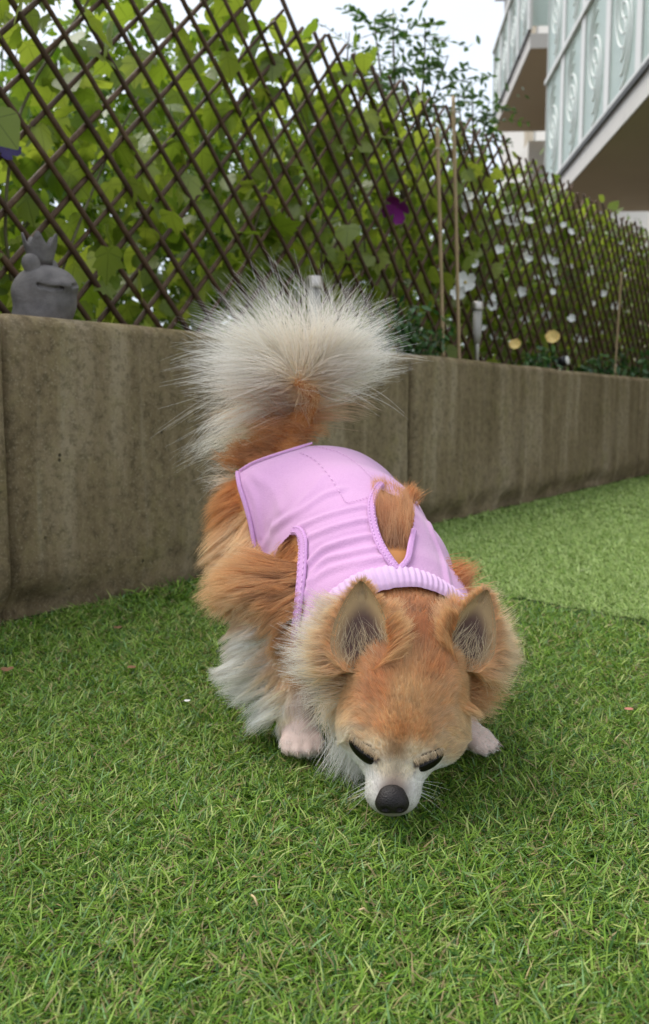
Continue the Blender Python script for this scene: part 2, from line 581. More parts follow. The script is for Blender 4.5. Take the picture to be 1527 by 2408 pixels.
# ------------------------------------------------------------------ retaining wall of concrete panels
wall = empty('retaining_wall', tuple(wp(.8, .05, 0)))
tag(wall, 'weathered brown concrete retaining wall of rounded panels beside the lawn', 'wall')
def wall_panel(s0, s1, off, thick=.09, top=WALL_H, lab=None, r=.022):
    L = s1 - s0; zb = -.05
    bm = bmesh.new()
    Vb, Fs = box_vf((0, 0, zb), (L, thick, top))
    vs = [bm.verts.new(x) for x in Vb]
    for f in Fs[0]: bm.faces.new([vs[i] for i in f])
    bmesh.ops.bevel(bm, geom=[e for e in bm.edges if max(v.co.z for v in e.verts) > 0 and (abs(e.verts[0].co.z - e.verts[1].co.z) > .1 or min(v.co.z for v in e.verts) > .1)], offset=r, segments=5, affect='EDGES', profile=.5)
    bmesh.ops.triangulate(bm, faces=bm.faces[:])
    bmesh.ops.subdivide_edges(bm, edges=[e for e in bm.edges if e.calc_length() > .2], cuts=12, use_grid_fill=True)
    bmesh.ops.subdivide_edges(bm, edges=[e for e in bm.edges if e.calc_length() > .030], cuts=1, use_grid_fill=True)
    me = bpy.data.meshes.new('panel'); bm.to_mesh(me); bm.free()
    n = len(me.vertices); co = np.zeros(n * 3, np.float32); me.vertices.foreach_get('co', co); co = co.reshape(-1, 3)
    nn = vnoise(co + s0 * 7 + 5, 9) - .5
    co[:, 1] += nn * .004
    # ragged foot: concrete eaten away along the ground line
    foot = np.clip(1.2 - (co[:, 2] + .01 - .03 * vnoise(co + 2 + s0, 16)) / .045, 0, 1)
    co[:, 1] += foot * (.010 + .040 * np.clip(vnoise(co + s0 * 3, 14) + .5 * vnoise(co + s0, 45) - .45, 0, 1)) * (co[:, 1] < thick * .5)
    co[:, 2] += (vnoise(co + 11 + s0, 7) - .5) * .006 * (co[:, 2] > top - .03)
    me.vertices.foreach_set('co', co.ravel())
    for p in me.polygons: p.use_smooth = True
    me.update()
    o = bpy.data.objects.new('panel', me); COL.objects.link(o); me.materials.append(M_CONC)
    o.parent = wall
    m = Matrix.Translation(Vector(wp(s0, off, 0))) @ Matrix.Rotation(math.atan2(WD[1], WD[0]), 4, 'Z')
    o.matrix_parent_inverse = wmat(wall).inverted(); o.matrix_basis = m
    if lab: o['label'] = lab
    return o
wall_panel(-1.62, -.450, -.032, lab='pale end panel beside the dark joint')
wall_panel(-.434, .826, .000, lab='wide panel behind the dog')
wall_panel(.834, 1.935, -.010)
wall_panel(1.941, 3.06, -.002)
wall_panel(3.068, 4.25, -.006)
wall_panel(4.258, 5.5, .0)

# planting bed behind the wall
nb = 40
ss = np.linspace(-1.62, 5.5, nb); oo = np.array([.085, .2, .4, .8, 1.6, 3.0])
Vb = np.array([wp(s, o, WALL_H - .05 + .02 * math.sin(s * 9 + o * 5) + .03 * (o > .3)) for s in ss for o in oo])
i, j = np.meshgrid(np.arange(nb - 1), np.arange(len(oo) - 1), indexing='ij'); k = len(oo)
qb = np.stack([i*k+j, i*k+j+1, (i+1)*k+j+1, (i+1)*k+j], -1).reshape(-1, 4)[:, ::-1]
tag(link('planting_bed', mesh_np('planting_bed', Vb, qb), M_SOIL), kind='structure')

# ------------------------------------------------------------------ trellis fence
def m_rod():
    t = NT('willow_rod'); v = t.obj()
    r = t.n('ObjectInfo').outputs['Random']
    c = t.ramp(t.noise(v, 30, 4, .6), [(.3, (.050, .026, .014)), (.55, (.105, .056, .028)), (.8, (.185, .120, .070))])
    c = t.mix(t.math('MULTIPLY', r, .5), c, (.05, .032, .02))
    return t.surf(t.bsdf(c, .62, t.bump(t.noise(v, 90, 4), .4, .002), .35))
M_ROD = m_rod()
FOFF, FZ0, FZ1, STEP = .35, .43, 1.375, .1055
fence = empty('trellis_fence', tuple(wp(.8, FOFF, .44)))
tag(fence, 'brown willow lattice trellis fence standing behind the concrete wall', 'fence')
M_NAIL = simple_mat('dark_nail', (.03, .022, .018), .5)
def rod(c, sign, off, z1):
    # sign -1: falls towards +s  (s + z = c);  +1: rises towards +s (s - z = c)
    n = 9
    z = np.linspace(FZ0 - .02, z1, n)
    s = c - z if sign < 0 else c + z
    w = np.cumsum(R.normal(0, .0022, n)); w -= w.mean()
    pts = np.array([wp(a + b, off + d, zz) for a, b, d, zz in zip(s, w, R.normal(0, .0015, n), z)])
    V, Fs = tube(pts, R.uniform(.0050, .0068) * (1.08 if sign < 0 else .92) * np.linspace(1.08, .9, n), 7)
    return link('slat', mesh_np('slat', V, Fs), M_ROD, fence)
ci = np.arange(-60, 80)
for i in ci:
    c = .640 + STEP * i
    if -.75 + 1.0 < c < 6.4: rod(c + R.normal(0, .004), -1, FOFF - .006, FZ1 + R.normal(0, .015))
for i in ci:
    c = -.543 + STEP * i
    if -1.9 < c < 4.6: rod(c + R.normal(0, .004), 1, FOFF + .006, FZ1 + R.normal(0, .015))

# ------------------------------------------------------------------ leaves
def leaf_shape(kind, n=None):
    """outline in unit square (x -.5...5, y 0..1) -> fan mesh"""
    if kind == 'lobed':
        a = [(0,.0),(.10,-.03),(.24,-.05),(.36,.08),(.42,.20),(.36,.28),(.50,.50),(.36,.52),(.28,.58),(.26,.74),(.16,.70),(.09,.82),(0,1.0)]
    elif kind == 'heart':
        a = [(0,.02),(.12,-.06),(.28,-.04),(.42,.10),(.47,.28),(.43,.46),(.33,.62),(.2,.78),(.08,.92),(0,1.0)]
    elif kind == 'round':
        a = [(0,0),(.18,-.02),(.36,.12),(.45,.34),(.42,.56),(.30,.74),(.14,.86),(0,.9)]
    else:
        a = [(0,0),(.12,.15),(.2,.38),(.19,.6),(.1,.84),(0,1)]
    a = np.array(a, float)
    right = a; left = a[1:-1][::-1] * np.array([-1, 1])
    out = np.concatenate([right, left])
    ctr = np.array([[0, .12]]) if kind != 'oval' else np.array([[0, .4]])
    P = np.concatenate([ctr, out])
    m = len(out)
    F = np.stack([np.zeros(m, int), 1 + np.arange(m), 1 + (np.arange(m) + 1) % m], -1)
    z = -.30 * P[:, 0] ** 2 - .16 * (P[:, 1] - .3) ** 2
    z += .05 * np.sin(P[:, 0] * 14 + P[:, 1] * 9) * np.abs(P[:, 0])
    V = np.stack([P[:, 0], P[:, 1], z], -1)
    uv = np.stack([P[:, 0] + .5, P[:, 1]], -1)
    return V, F, uv

LEAF_SH = [leaf_shape('lobed'), leaf_shape('heart'), leaf_shape('lobed'), leaf_shape('lobed')]

def leaf_frames(n, down, face, jitter, rng=R):
    """local axes: y (tip direction) about 'down', z (upper face) about 'face'"""
    y = np.asarray(down)[None] + rng.normal(0, jitter, (n, 3))
    y /= np.linalg.norm(y, axis=1)[:, None]
    z = np.asarray(face)[None] + rng.normal(0, jitter, (n, 3))
    z -= y * np.sum(y * z, 1)[:, None]; z /= np.linalg.norm(z, axis=1)[:, None]
    x = np.cross(y, z)
    return x, y, z

def scatter_mesh(name, shape, pos, frames, size, tint):
    V, F, uv = shape
    x, y, z = frames; n, m = len(pos), len(V)
    W = pos[:, None] + size[:, None, None] * (V[None, :, 0:1] * x[:, None] + V[None, :, 1:2] * y[:, None] + V[None, :, 2:3] * z[:, None])
    FF = (F[None] + (np.arange(n) * m)[:, None, None]).reshape(-1, 3)
    return W.reshape(-1, 3), FF, np.tile(uv, (n, 1)), np.repeat(tint, m)

M_VINE = m_leaf('vine_leaf', (.17, .27, .030), (.40, .47, .11), False, .62)
M_VINE_T = m_leaf('vine_leaf_mass', (.13, .23, .028), (.38, .46, .10), True, .62)
M_HEDGE = m_leaf('hedge_leaf', (.07, .16, .02), (.33, .46, .06), True, .42, .33, veins=False)
M_STEM = simple_mat('green_stem', (.12, .11, .05), .7)

vine = empty('climbing_vine', tuple(wp(.9, FOFF + .05, .45)))
tag(vine, 'broad-leaved green vine climbing all over the trellis fence', 'vine')
def vine_points(n, off0, off1):
    s = R.uniform(-.75, 4.9, n * 3); z = R.uniform(.44, 1.50, n * 3)
    # keep more in the nearer part, thin out the top-left where the sky shows
    nz = vnoise(np.stack([s * 1.0, z, np.zeros_like(s)], -1) + 20, 6.0)
    top = 1.33 + .12 * (vnoise(np.stack([s, s * 0, s * 0], -1) + 3, 5) - .5)
    p = np.where(z < .98, 1.0, np.where(z < 1.2, .42 + .9 * (nz > .5), .08 + 1.0 * (nz > .56)))
    p = np.where(s > .75, np.maximum(p, .85 * (z < 1.32)), p)
    p *= (z < top + .1)
    p *= np.where((s < .35) & (z > 1.0), .55, 1.0)
    ok = R.random(n * 3) < p
    s, z = s[ok][:n], z[ok][:n]
    off = FOFF + R.uniform(off0, off1, len(s))
    return np.array([wp(a, b, c) for a, b, c in zip(s, off, z)]), s, z
# the 300 largest in view as single leaves
pos, s_, z_ = vine_points(600, .015, .10)
keep = np.argsort(s_)[:600]
sel = [i for i in keep if s_[i] < 2.3][:300]
leaf_me = []
for k_, sh in enumerate(LEAF_SH):
    me = mesh_np('leaf', sh[0], sh[1], True, None, sh[2]); me.materials.append(M_VINE); leaf_me.append(me)
fx, fy, fz = leaf_frames(len(pos), (0, 0, -.8), tuple(WN * .35 + np.array([0, 0, .75])), .62)
vinv = wmat(vine).inverted()
for a_ in sel:
    p = pos[a_]
    if R.random() < .45: p = p - WN * (np.dot(p - W0, WN) - FOFF - R.uniform(-.002, .008))
    if R.random() < .06: p = p - WN * R.uniform(.03, .06) - WN * .06
    o = bpy.data.objects.new('leaf', leaf_me[R.integers(4)]); COL.objects.link(o)
    sz = R.uniform(.050, .092)
    mm = Matrix([[fx[a_][i] * sz, fy[a_][i] * sz, fz[a_][i] * sz, p[i]] for i in range(3)] + [[0, 0, 0, 1]])
    o.parent = vine; o.matrix_parent_inverse = vinv; o.matrix_basis = mm
parts = []
for sh, n, o0, o1 in ((LEAF_SH[0], 750, .02, .16), (LEAF_SH[1], 800, .02, .22), (LEAF_SH[2], 800, .03, .30), (LEAF_SH[1], 700, .12, .4)):
    p_, s2, z2 = vine_points(n, o0, o1)
    parts.append(scatter_mesh('x', sh, p_, leaf_frames(len(p_), (0, 0, -.8), tuple(WN * .35 + np.array([0, 0, .75])), .6), R.uniform(.045, .085, len(p_)), R.random(len(p_))))
V = np.concatenate([p[0] for p in parts]); off = np.cumsum([0] + [len(p[0]) for p in parts[:-1]])
Fv = np.concatenate([p[1] + o for p, o in zip(parts, off)])
me = mesh_np('foliage', V, Fv, True, {'tint': np.concatenate([p[3] for p in parts])}, np.concatenate([p[2] for p in parts]))
tag(link('foliage', me, M_VINE_T, vine), kind='stuff')
for k_ in range(16):
    s0 = -.5 + k_ * .32 + R.normal(0, .06)
    z = np.linspace(.42, R.uniform(1.0, 1.35), 12)
    pts = np.array([wp(s0 + .12 * math.sin(zz * 5 + k_) + .1 * (zz - .4), FOFF + .025 + .015 * math.sin(zz * 13 + k_), zz) for zz in z])
    Vt, Ft = tube(pts, np.linspace(.0045, .002, 12), 6)
    link('stem', mesh_np('stem', Vt, Ft), M_STEM, vine)

# hedge mass behind
def hedge(name, label, s0, s1, o0, o1, z0, z1, n, size, mat_, seed, white=0):
    rg = np.random.default_rng(seed)
    e = empty(name, tuple(wp((s0 + s1) / 2, (o0 + o1) / 2, .43)))
    tag(e, label, 'hedge')
    s = rg.uniform(s0, s1, n * 2); o = rg.uniform(o0, o1, n * 2); z = z0 + (z1 - z0) * rg.random(n * 2) ** .8
    top = z1 - .35 * vnoise(np.stack([s, o, s * 0], -1) + seed, 3.0) - .30 * np.clip((.7 - s) / .5, 0, 1)
    hole = vnoise(np.stack([s, o, z], -1) + seed * 3, 7)
    ok = (z < top) & (hole > .30)
    s, o, z = s[ok][:n], o[ok][:n], z[ok][:n]; m = len(s)
    P = np.stack([wp(a, b, c) for a, b, c in zip(s, o, z)])
    fr = leaf_frames(m, (0, 0, -.3), (-.1, -.1, .8), .8, rg)
    W, F, uv, tint = scatter_mesh('x', leaf_shape('oval'), P, fr, rg.uniform(*size, m), rg.random(m))
    c = link('crown', mesh_np('crown', W, F, True, {'tint': tint}, uv), mat_, e); tag(c, kind='stuff')
    for k_ in range(int((s1 - s0) * 3) + 1):
        a = s0 + (k_ + .5) / 3 * 1.0
        if a > s1: break
        pts = np.array([wp(a + .04 * math.sin(zz * 7 + k_), (o0 + o1) / 2 + .05 * math.sin(zz * 5 + 2 * k_), zz) for zz in np.linspace(.40, z1 * .9, 8)])
        Vt, Ft = tube(pts, np.linspace(.012, .004, 8), 6)
        link('trunk', mesh_np('trunk', Vt, Ft), M_STEM, e)
    return e
hedge('leafy_hedge', 'dense small-leaved hedge growing behind the trellis fence', -1.2, 2.6, .85, 1.6, .44, 1.62, 26000, (.030, .065), M_HEDGE, 11)
hedge('leafy_hedge', 'hedge dotted with white blossom behind the far end of the fence', 2.55, 7.0, .75, 1.6, .44, 1.80, 20000, (.03, .06), M_HEDGE, 12)
# ------------------------------------------------------------------ blossoms on the hedge and vine
M_WHITE_PETAL = simple_mat('white_petal', (.78, .78, .74), .5, var=.08)
def flower(name, p, r, mat_, label, cat, group=None, npet=5, face=(0, -1, .3), cup=.3, rng=R, mid=None):
    e = empty(name, tuple(p)); tag(e, label, cat, group)
    f = np.array(face, float); f /= np.linalg.norm(f)
    u = np.cross(f, [0, 0, 1]); u /= np.linalg.norm(u); v = np.cross(u, f)
    for k in range(npet):
        a = 2 * math.pi * k / npet + rng.uniform(-.15, .15)
        d = math.cos(a) * u + math.sin(a) * v; sd_ = -math.sin(a) * u + math.cos(a) * v
        V = []
        for (t, w) in ((.05, .08), (.35, .34), (.7, .44), (.95, .25)):
            for q in (-1, 0, 1):
                V.append(p + r * (d * t + sd_ * w * q + f * (cup * t * t + .10 * abs(q) * t)))
        V = np.array(V); Fq = np.array([[i * 3 + j, i * 3 + j + 1, i * 3 + j + 4, i * 3 + j + 3] for i in range(3) for j in range(2)])
        link('petal', mesh_np('petal', V, Fq), mat_, e)
    if mid is not None:
        Vm, Fm = lathe([(0.0001, .12), (.10, .10), (.14, .0), (.10, -.08)], 10)
        Vm = p + r * (Vm[:, :1] * u + Vm[:, 1:2] * v + (Vm[:, 2:] + .12) * f)
        link('centre', mesh_np('centre', Vm, Fm), mid, e)
    return e
M_YMID = simple_mat('yellow_stamen', (.6, .45, .10), .6)
for k in range(60):
    px, py = R.uniform(1090, 1490), 0
    py = R.uniform(430 + (px - 1090) * .35, 800)
    p = on_plane(px, py, FOFF + R.uniform(-.03, .05))
    flower('white_flower', p, R.uniform(.013, .028), M_WHITE_PETAL, 'small white blossom among the leaves of the far hedge', 'flower', 'white blossoms at the far end of the fence', 5, (-.2 + R.normal(0, .3), -1, .3 + R.normal(0, .3)), .3)
for (px, py, r) in ((1095, 665, .042), (1078, 690, .03)):
    flower('white_flower', on_plane(px, py, FOFF - .03), r, M_WHITE_PETAL, 'largest white blossom in front of the trellis, just beyond the taller cane' if r > .035 else 'white blossom half hidden behind the taller bamboo cane', 'flower', None, 5, (-.2, -1, .2), .35, mid=M_YMID)
M_PURPLE = simple_mat('purple_petal', (.26, .022, .24), .5, var=.3)
M_INDIGO = simple_mat('indigo_petal', (.030, .016, .09), .5, var=.3)
flower('clematis_flower', on_plane(935, 487, FOFF - .03), .050, M_PURPLE, 'magenta purple clematis flower hanging on the trellis', 'flower', None, 4, (-.3, -.6, -.5), .5)
flower('clematis_flower', on_plane(16, 352, FOFF - .02), .026, M_INDIGO, 'dark indigo clematis flower on the trellis above the frog', 'flower', None, 4, (.5, -.8, .2), .4)

# ------------------------------------------------------------------ garden plants in the bed
def stem_leaf_plant(name, label, base, stems, leaf_n, leaf_size, mat_, spread, h, seed, cat='shrub', shape='oval', red=None):
    rg = np.random.default_rng(seed)
    e = empty(name, tuple(base)); tag(e, label, cat)
    P = []
    for k in range(stems):
        a = rg.uniform(0, 2 * np.pi); top = base + np.array([math.cos(a), math.sin(a), 0]) * spread * rg.uniform(.3, 1) + np.array([0, 0, h * rg.uniform(.55, 1)])
        mid_ = (base + top) / 2 + rg.normal(0, spread * .15, 3)
        t = np.linspace(0, 1, 8)[:, None]
        pts = (1 - t) ** 2 * base + 2 * t * (1 - t) * mid_ + t * t * top
        Vt, Ft = tube(pts, np.linspace(.003, .0012, 8), 5)
        link('stem', mesh_np('stem', Vt, Ft), M_STEM, e)
        for q in range(leaf_n // stems):
            f = rg.uniform(.2, 1.02); P.append((1 - f) ** 2 * base + 2 * f * (1 - f) * mid_ + f * f * top + rg.normal(0, spread * .14, 3))
    P = np.array(P); m = len(P)
    fr = leaf_frames(m, (0, -.3, -.3), (-.1, -.3, .8), .6, rg)
    W, F, uv, tint = scatter_mesh('x', leaf_shape(shape), P, fr, rg.uniform(*leaf_size, m), rg.random(m))
    tag(link('foliage', mesh_np('foliage', W, F, True, {'tint': tint}, uv), mat_, e), kind='stuff')
    return e, P
M_DKLEAF = m_leaf('dark_glossy_leaf', (.022, .075, .022), (.085, .18, .045), True, .25, .28, veins=False)
M_REDLEAF = m_leaf('young_red_leaf', (.30, .055, .022), (.42, .16, .03), True, .35, .35, veins=False)
M_YELLEAF = m_leaf('young_yellow_leaf', (.33, .38, .03), (.42, .46, .06), True, .4, .35, veins=False)
def bedp(px, py, off, z=WALL_H - .03):
    p = on_plane(px, py, off); p[2] = z; return p
for (px, off, h, sp, n, seed) in ((850, .16, .15, .10, 260, 31), (930, .18, .19, .12, 380, 32), (985, .15, .15, .11, 300, 33)):
    stem_leaf_plant('rose_bush', ['low glossy dark green bush behind the tail', 'dark green bush with red and yellow young shoots', 'low glossy dark green bush beside the bamboo canes'][seed - 31], bedp(px, 800, off), 10, n, (.016, .034), M_DKLEAF, sp, h, seed)
e_, P_ = stem_leaf_plant('young_shoot', 'red and yellow young leafy shoot rising from dark green bush', bedp(900, 800, .17), 3, 12, (.03, .045), M_REDLEAF, .05, .20, 35, 'shoot')
e_, P_ = stem_leaf_plant('young_shoot', 'bright yellow green young shoot beside the red leaves', bedp(915, 800, .17), 3, 9, (.025, .038), M_YELLEAF, .04, .235, 36, 'shoot')
M_YELLOW = simple_mat('yellow_rose_petal', (.82, .62, .24), .5, var=.15)
eb, _ = stem_leaf_plant('rose_bush', 'rose bush carrying two yellow roses at the wall top', bedp(1260, 850, .15), 9, 170, (.025, .048), M_DKLEAF, .13, .12, 37)
for (px, py, r) in ((1300, 796, .030), (1212, 812, .022)):
    p = on_plane(px, py, .13)
    e = flower('yellow_rose', p, r, M_YELLOW, 'larger open yellow rose above the wall' if r > .025 else 'smaller half-open yellow rose above the wall', 'flower', None, 7, (-.3, -1, .5), .55)
    for k in range(11):
        a = k * 1.05 + .4 + .3 * (k > 5); sc_ = 1.25 if k > 5 else .8; d = np.array([math.cos(a), 0, math.sin(a)])
        V = np.array([p + r * (d * t + np.array([-d[2], 0, d[0]]) * w * q + np.array([-.2, -.75, .35]) * (.25 + .5 * t)) for t, w in ((.05, .1), (.3 * sc_, .34), (.55 * sc_, .22)) for q in (-1, 1)])
        link('petal', mesh_np('petal', V, np.array([[0, 1, 3, 2], [2, 3, 5, 4]])), M_YELLOW, e)
for (px, off, h, seed, lab) in ((1420, .2, .16, 38, 'grey green plant near the far end of the wall'), (1500, .2, .22, 39, 'tall weedy plant by the far end of the wall')):
    stem_leaf_plant('leafy_plant', lab, bedp(px, 870, off), 10, 150, (.03, .06), M_DKLEAF, .16, h, seed, 'plant')

# ------------------------------------------------------------------ bamboo canes
M_CANE = simple_mat('bamboo', (.42, .30, .16), .5, var=.2, scale=25)
def cane(px0, py0, px1, py1, off, lab, r=.0062):
    a = on_plane(px1, py1, off); b = on_plane(px0, py0, off); a = a + (a - b) * .06
    pts = a + (b - a) * np.linspace(0, 1, 40)[:, None]
    rr = np.full(40, r); rr[::6] *= 1.22
    e = empty('bamboo_cane', tuple(a)); tag(e, lab, 'cane', 'bamboo canes')
    V, Fs = tube(pts, rr, 10); link('shaft', mesh_np('shaft', V, Fs), M_CANE, e)
    return e
cane(1029, 300, 1042, 815, .26, 'shorter bamboo cane tied in front of the trellis')
cane(1066, 226, 1080, 835, .27, 'taller bamboo cane tied in front of the trellis')
cane(1462, 640, 1446, 880, .26, 'thin bamboo cane at the far end of the fence', .005)
M_TWINE = simple_mat('twine', (.5, .45, .36), .8)
for (px, py) in ((1027, 352), (1066, 262)):
    p = on_plane(px, py, .265); a = np.linspace(0, 2 * np.pi, 15)
    e = np.stack([p + .011 * (math.cos(q) * WD + math.sin(q) * WN) + np.array([0, 0, .003 * math.sin(2 * q)]) for q in a])
    V, Fs = tube(e, .0022, 6, False)
    V2, F2 = tube(np.array([p - WN * .011, p - WN * .016 + WD * .02 - np.array([0, 0, .006]), p - WN * .01 + WD * .03 - np.array([0, 0, .02])]), .0015, 5)
    V, Fs = join_parts([(V, Fs), (V2, F2)])
    tag(link('twine_tie', mesh_np('twine_tie', V, Fs), M_TWINE), 'pale twine knotted round the ' + ('shorter' if px < 1040 else 'taller') + ' bamboo cane', 'twine')

# ------------------------------------------------------------------ solar garden lights
M_STEEL = simple_mat('brushed_steel', (.52, .50, .47), .32, .5, 1.0, var=.1, scale=60)
M_CAP = simple_mat('steel_cap', (.50, .46, .42), .42, .5, 1.0, var=.08)
M_PLAST = simple_mat('grey_plastic', (.32, .30, .27), .45, var=.08)
M_BLACK = simple_mat('black_plastic', (.012, .012, .013), .35, var=.2)
def solar(px, py_top, off, lab, rcap, z_bot):
    p = on_plane(px, py_top, off); zt = p[2]
    e = empty('solar_light', (p[0], p[1], z_bot)); tag(e, lab, 'garden light', 'solar garden lights')
    def part(name, prof, m):
        V, Fs = lathe(prof, 28); V = V + np.array([p[0], p[1], 0]); link(name, mesh_np(name, V, Fs), m, e)
    hc = rcap * 1.45
    part('cap', [(.0001, zt), (rcap * .9, zt), (rcap, zt - .003), (rcap, zt - hc + .002), (rcap * .97, zt - hc), (.0001, zt - hc)], M_CAP)
    part('solar_cell', [(.0001, zt + .0015), (rcap * .8, zt + .0015), (rcap * .8, zt - .001)], M_BLACK)
    part('lens', [(.0001, zt - hc - .0005), (rcap * .82, zt - hc - .0005), (rcap * .74, zt - hc - .075), (rcap * .50, zt - hc - .105), (.0001, zt - hc - .105)], M_PLAST)
    part('stake', [(rcap * .42, zt - hc - .09), (rcap * .36, z_bot - .02), (.0002, z_bot - .03)], M_STEEL)
    return e
solar(740, 650, .14, 'steel solar stake light behind the tail', .0205, WALL_H - .06)
solar(1124, 710, .06, 'steel solar stake light next to the bamboo canes', .0178, WALL_H - .02)
# small black spotlight
p = on_plane(1322, 850, .10)
e = empty('garden_spotlight', (p[0], p[1], WALL_H - .05)); tag(e, 'small black garden spotlight at the wall top by the roses', 'spotlight')
ax = np.array([.75, -.6, .15]); ax /= np.linalg.norm(ax)
V, Fs = tube(np.array([p - ax * .02, p - ax * .015, p, p + ax * .022]), [.012, .019, .02, .021], 18); link('housing', mesh_np('housing', V, Fs), M_BLACK, e)
V, Fs = tube(np.array([p + ax * .0225, p + ax * .026]), [.0185, .016], 18); link('lens', mesh_np('lens', V, Fs), simple_mat('frosted_lens', (.75, .74, .70), .3, var=.05), e)
V, Fs = tube(np.array([[p[0], p[1], WALL_H - .08], p]), .004, 8); link('stake', mesh_np('stake', V, Fs), M_BLACK, e)

# ------------------------------------------------------------------ frog ornament with a crown
def m_stone():
    t = NT('grey_cast_stone'); v = t.obj()
    c = t.ramp(t.noise(v, 30, 5, .6), [(.3, (.10, .09, .088)), (.55, (.17, .155, .148)), (.8, (.24, .22, .21))])
    c = t.mix(t.math('MULTIPLY', t.ramp(t.noise(v, 9, 3), [(.55, (0, 0, 0)), (.7, (1, 1, 1))]), .4), c, (.14, .10, .075))
    h = t.math('ADD', t.noise(v, 420, 3, .6), t.math('MULTIPLY', t.noise(v, 160, 3), .6))
    return t.surf(t.bsdf(c, .72, t.bump(h, .55, .0035), .3))
M_STONE = m_stone()
FO = .075
fc = on_plane(103, 700, FO)
frog = empty('frog_ornament', (fc[0], fc[1], WALL_H - .005)); tag(frog, 'grey stone frog ornament wearing a crown on the wall', 'ornament')
k_ = np.linalg.norm(fc - CO) / FPX * 1.0      # metres per picture unit at the frog
rt = np.array([1., 0, 0]); upv = np.array([0, 0, 1.]); bk = np.array([0, 1., 0])
def fp(px, py, d=0.0): return fc + rt * (px - 103) * k_ - upv * (py - 700) * k_ + bk * d * k_
f = SDF(fc - .12, fc + .12, .0016)
f.add(ell(fp(92, 690), (58 * k_, 52 * k_, 50 * k_)), .01)
f.add(ell(fp(118, 668), (54 * k_, 46 * k_, 34 * k_)), .02)
f.add(ell(fp(140, 712, -2), (34 * k_, 40 * k_, 34 * k_)), .02)
f.add(ell(fp(95, 745), (62 * k_, 54 * k_, 40 * k_)), .02)
f.add(ell(fp(142, 678, -6), (36 * k_, 44 * k_, 13 * k_)), .012)
# mouth slit: an arc round the front of the snout
for dy, r in ((0, 3.4),):
    pts = [fp(96, 672 , -44), fp(112, 681, -50), fp(132, 686, -50), fp(152, 684, -42), fp(172, 678, -22), fp(180, 672, 4)]
    for a, b in zip(pts[:-1], pts[1:]): f.add(cone(a, b, r * k_, r * k_), .003, sub=True)
V, Q = f.mesh(); V = smooth_mesh(V, Q, 2)
link('body', mesh_np('body', V, Q), M_STONE, frog)
for dx, d in ((0, -26), (22, 30)):
    f = SDF(fp(86 + dx, 630, d) - .03, fp(86 + dx, 630, d) + .03, .0012)
    f.add(ball(fp(86 + dx, 629, d), 19 * k_), .005); f.add(cone(fp(88 + dx, 636, d), fp(94 + dx, 660, d * .7), 16 * k_, 22 * k_), .006)
    V, Q = f.mesh(); link('eye', mesh_np('eye', V, Q), M_STONE, frog)
# crown: flared band with six points
n = 60; a = np.linspace(0, 2 * np.pi, n, endpoint=False)
cc = fp(98, 640, 4)
prof = []
tip = (.5 + .5 * np.cos(a * 5 + .6)) ** 1.3
Vc = []
for lay in (0, 1):
    for row in range(6):
        t = row / 5
        hgt = (12 + (38 + 26 * tip) * t) * k_
        rad = ((25 if lay == 0 else 21) + 10 * t + 4 * t * t * tip) * k_
        Vc.append(cc + np.stack([rad * np.cos(a), rad * np.sin(a), hgt], -1))
Vc = np.array(Vc)
Fc = []
for lay in (0, 1):
    for row in range(5):
        b = (lay * 6 + row) * n; j = np.arange(n)
        qd = np.stack([b + j, b + (j + 1) % n, b + n + (j + 1) % n, b + n + j], -1)
        Fc.append(qd if lay == 0 else qd[:, ::-1])
j = np.arange(n); Fc.append(np.stack([5 * n + j, 5 * n + (j + 1) % n, 11 * n + (j + 1) % n, 11 * n + j], -1))
Fc.append(np.stack([j, 6 * n + j, 6 * n + (j + 1) % n, (j + 1) % n], -1))
link('crown', mesh_np('crown', Vc.reshape(-1, 3), np.concatenate(Fc)), M_STONE, frog)
# rounded stone behind the tail
sc = on_plane(603, 800, .12); sc[2] = WALL_H - .01
f = SDF(sc - .09, sc + .09, .003); f.add(ell(sc, (.052, .05, .052)), .01); f.add(ell(sc + np.array([.015, .01, -.01]), (.045, .04, .04)), .02)
V, Q = f.mesh(); tag(link('garden_stone', mesh_np('garden_stone', V, Q), M_STONE), 'smooth rounded grey stone behind the tail on the wall', 'stone')

# ------------------------------------------------------------------ apartment building
M_WALLW = simple_mat('white_render', (.66, .64, .60), .85, .2, var=.06, scale=3)
M_SOFFIT = simple_mat('painted_soffit', (.46, .38, .27), .85, .2, var=.07, scale=2)
M_FASCIA = simple_mat('grey_fascia', (.55, .53, .50), .7, .3, var=.12, scale=6)
M_RAIL = simple_mat('white_frame', (.62, .62, .60), .5, .4, var=.06)
M_DARK = simple_mat('dark_gutter', (.05, .048, .045), .6)
def m_glass():
    t = NT('patterned_glass'); v = t.obj()
    c = t.mix(t.noise(v, 5, 3), (.50, .60, .58), (.74, .80, .78))
    d = t.bsdf(c, .12, t.bump(t.noise(t.mapped(v, (3, 3, 1)), 14, 2), .4, .01), .6)
    tr = t.n('BsdfTranslucent', {'Color': (.75, .86, .84, 1)}).outputs['BSDF']
    tp = t.n('BsdfTransparent', {'Color': (.85, .93, .91, 1)}).outputs['BSDF']
    m1 = t.n('MixShader', {0: .45, 1: d, 2: tr}).outputs[0]
    return t.surf(t.n('MixShader', {0: .25, 1: m1, 2: tp}).outputs[0])
M_GLASS = m_glass()
M_PATT = simple_mat('frosted_pattern', (.74, .77, .74), .35, .5, var=.05)
M_CURT = simple_mat('drawn_curtain', (.42, .36, .27), .9, var=.2, scale=5)
BY = math.atan2(.053, 1.0)                       # building turned 3 degrees
def be(x, y): return x + .053 * (y - 6.85)       # x of the balcony line at depth y
bld = empty('apartment_building', (4.2, 10.5, 0), -BY)
tag(bld, 'white apartment block with stacked balconies beyond the garden', 'building')
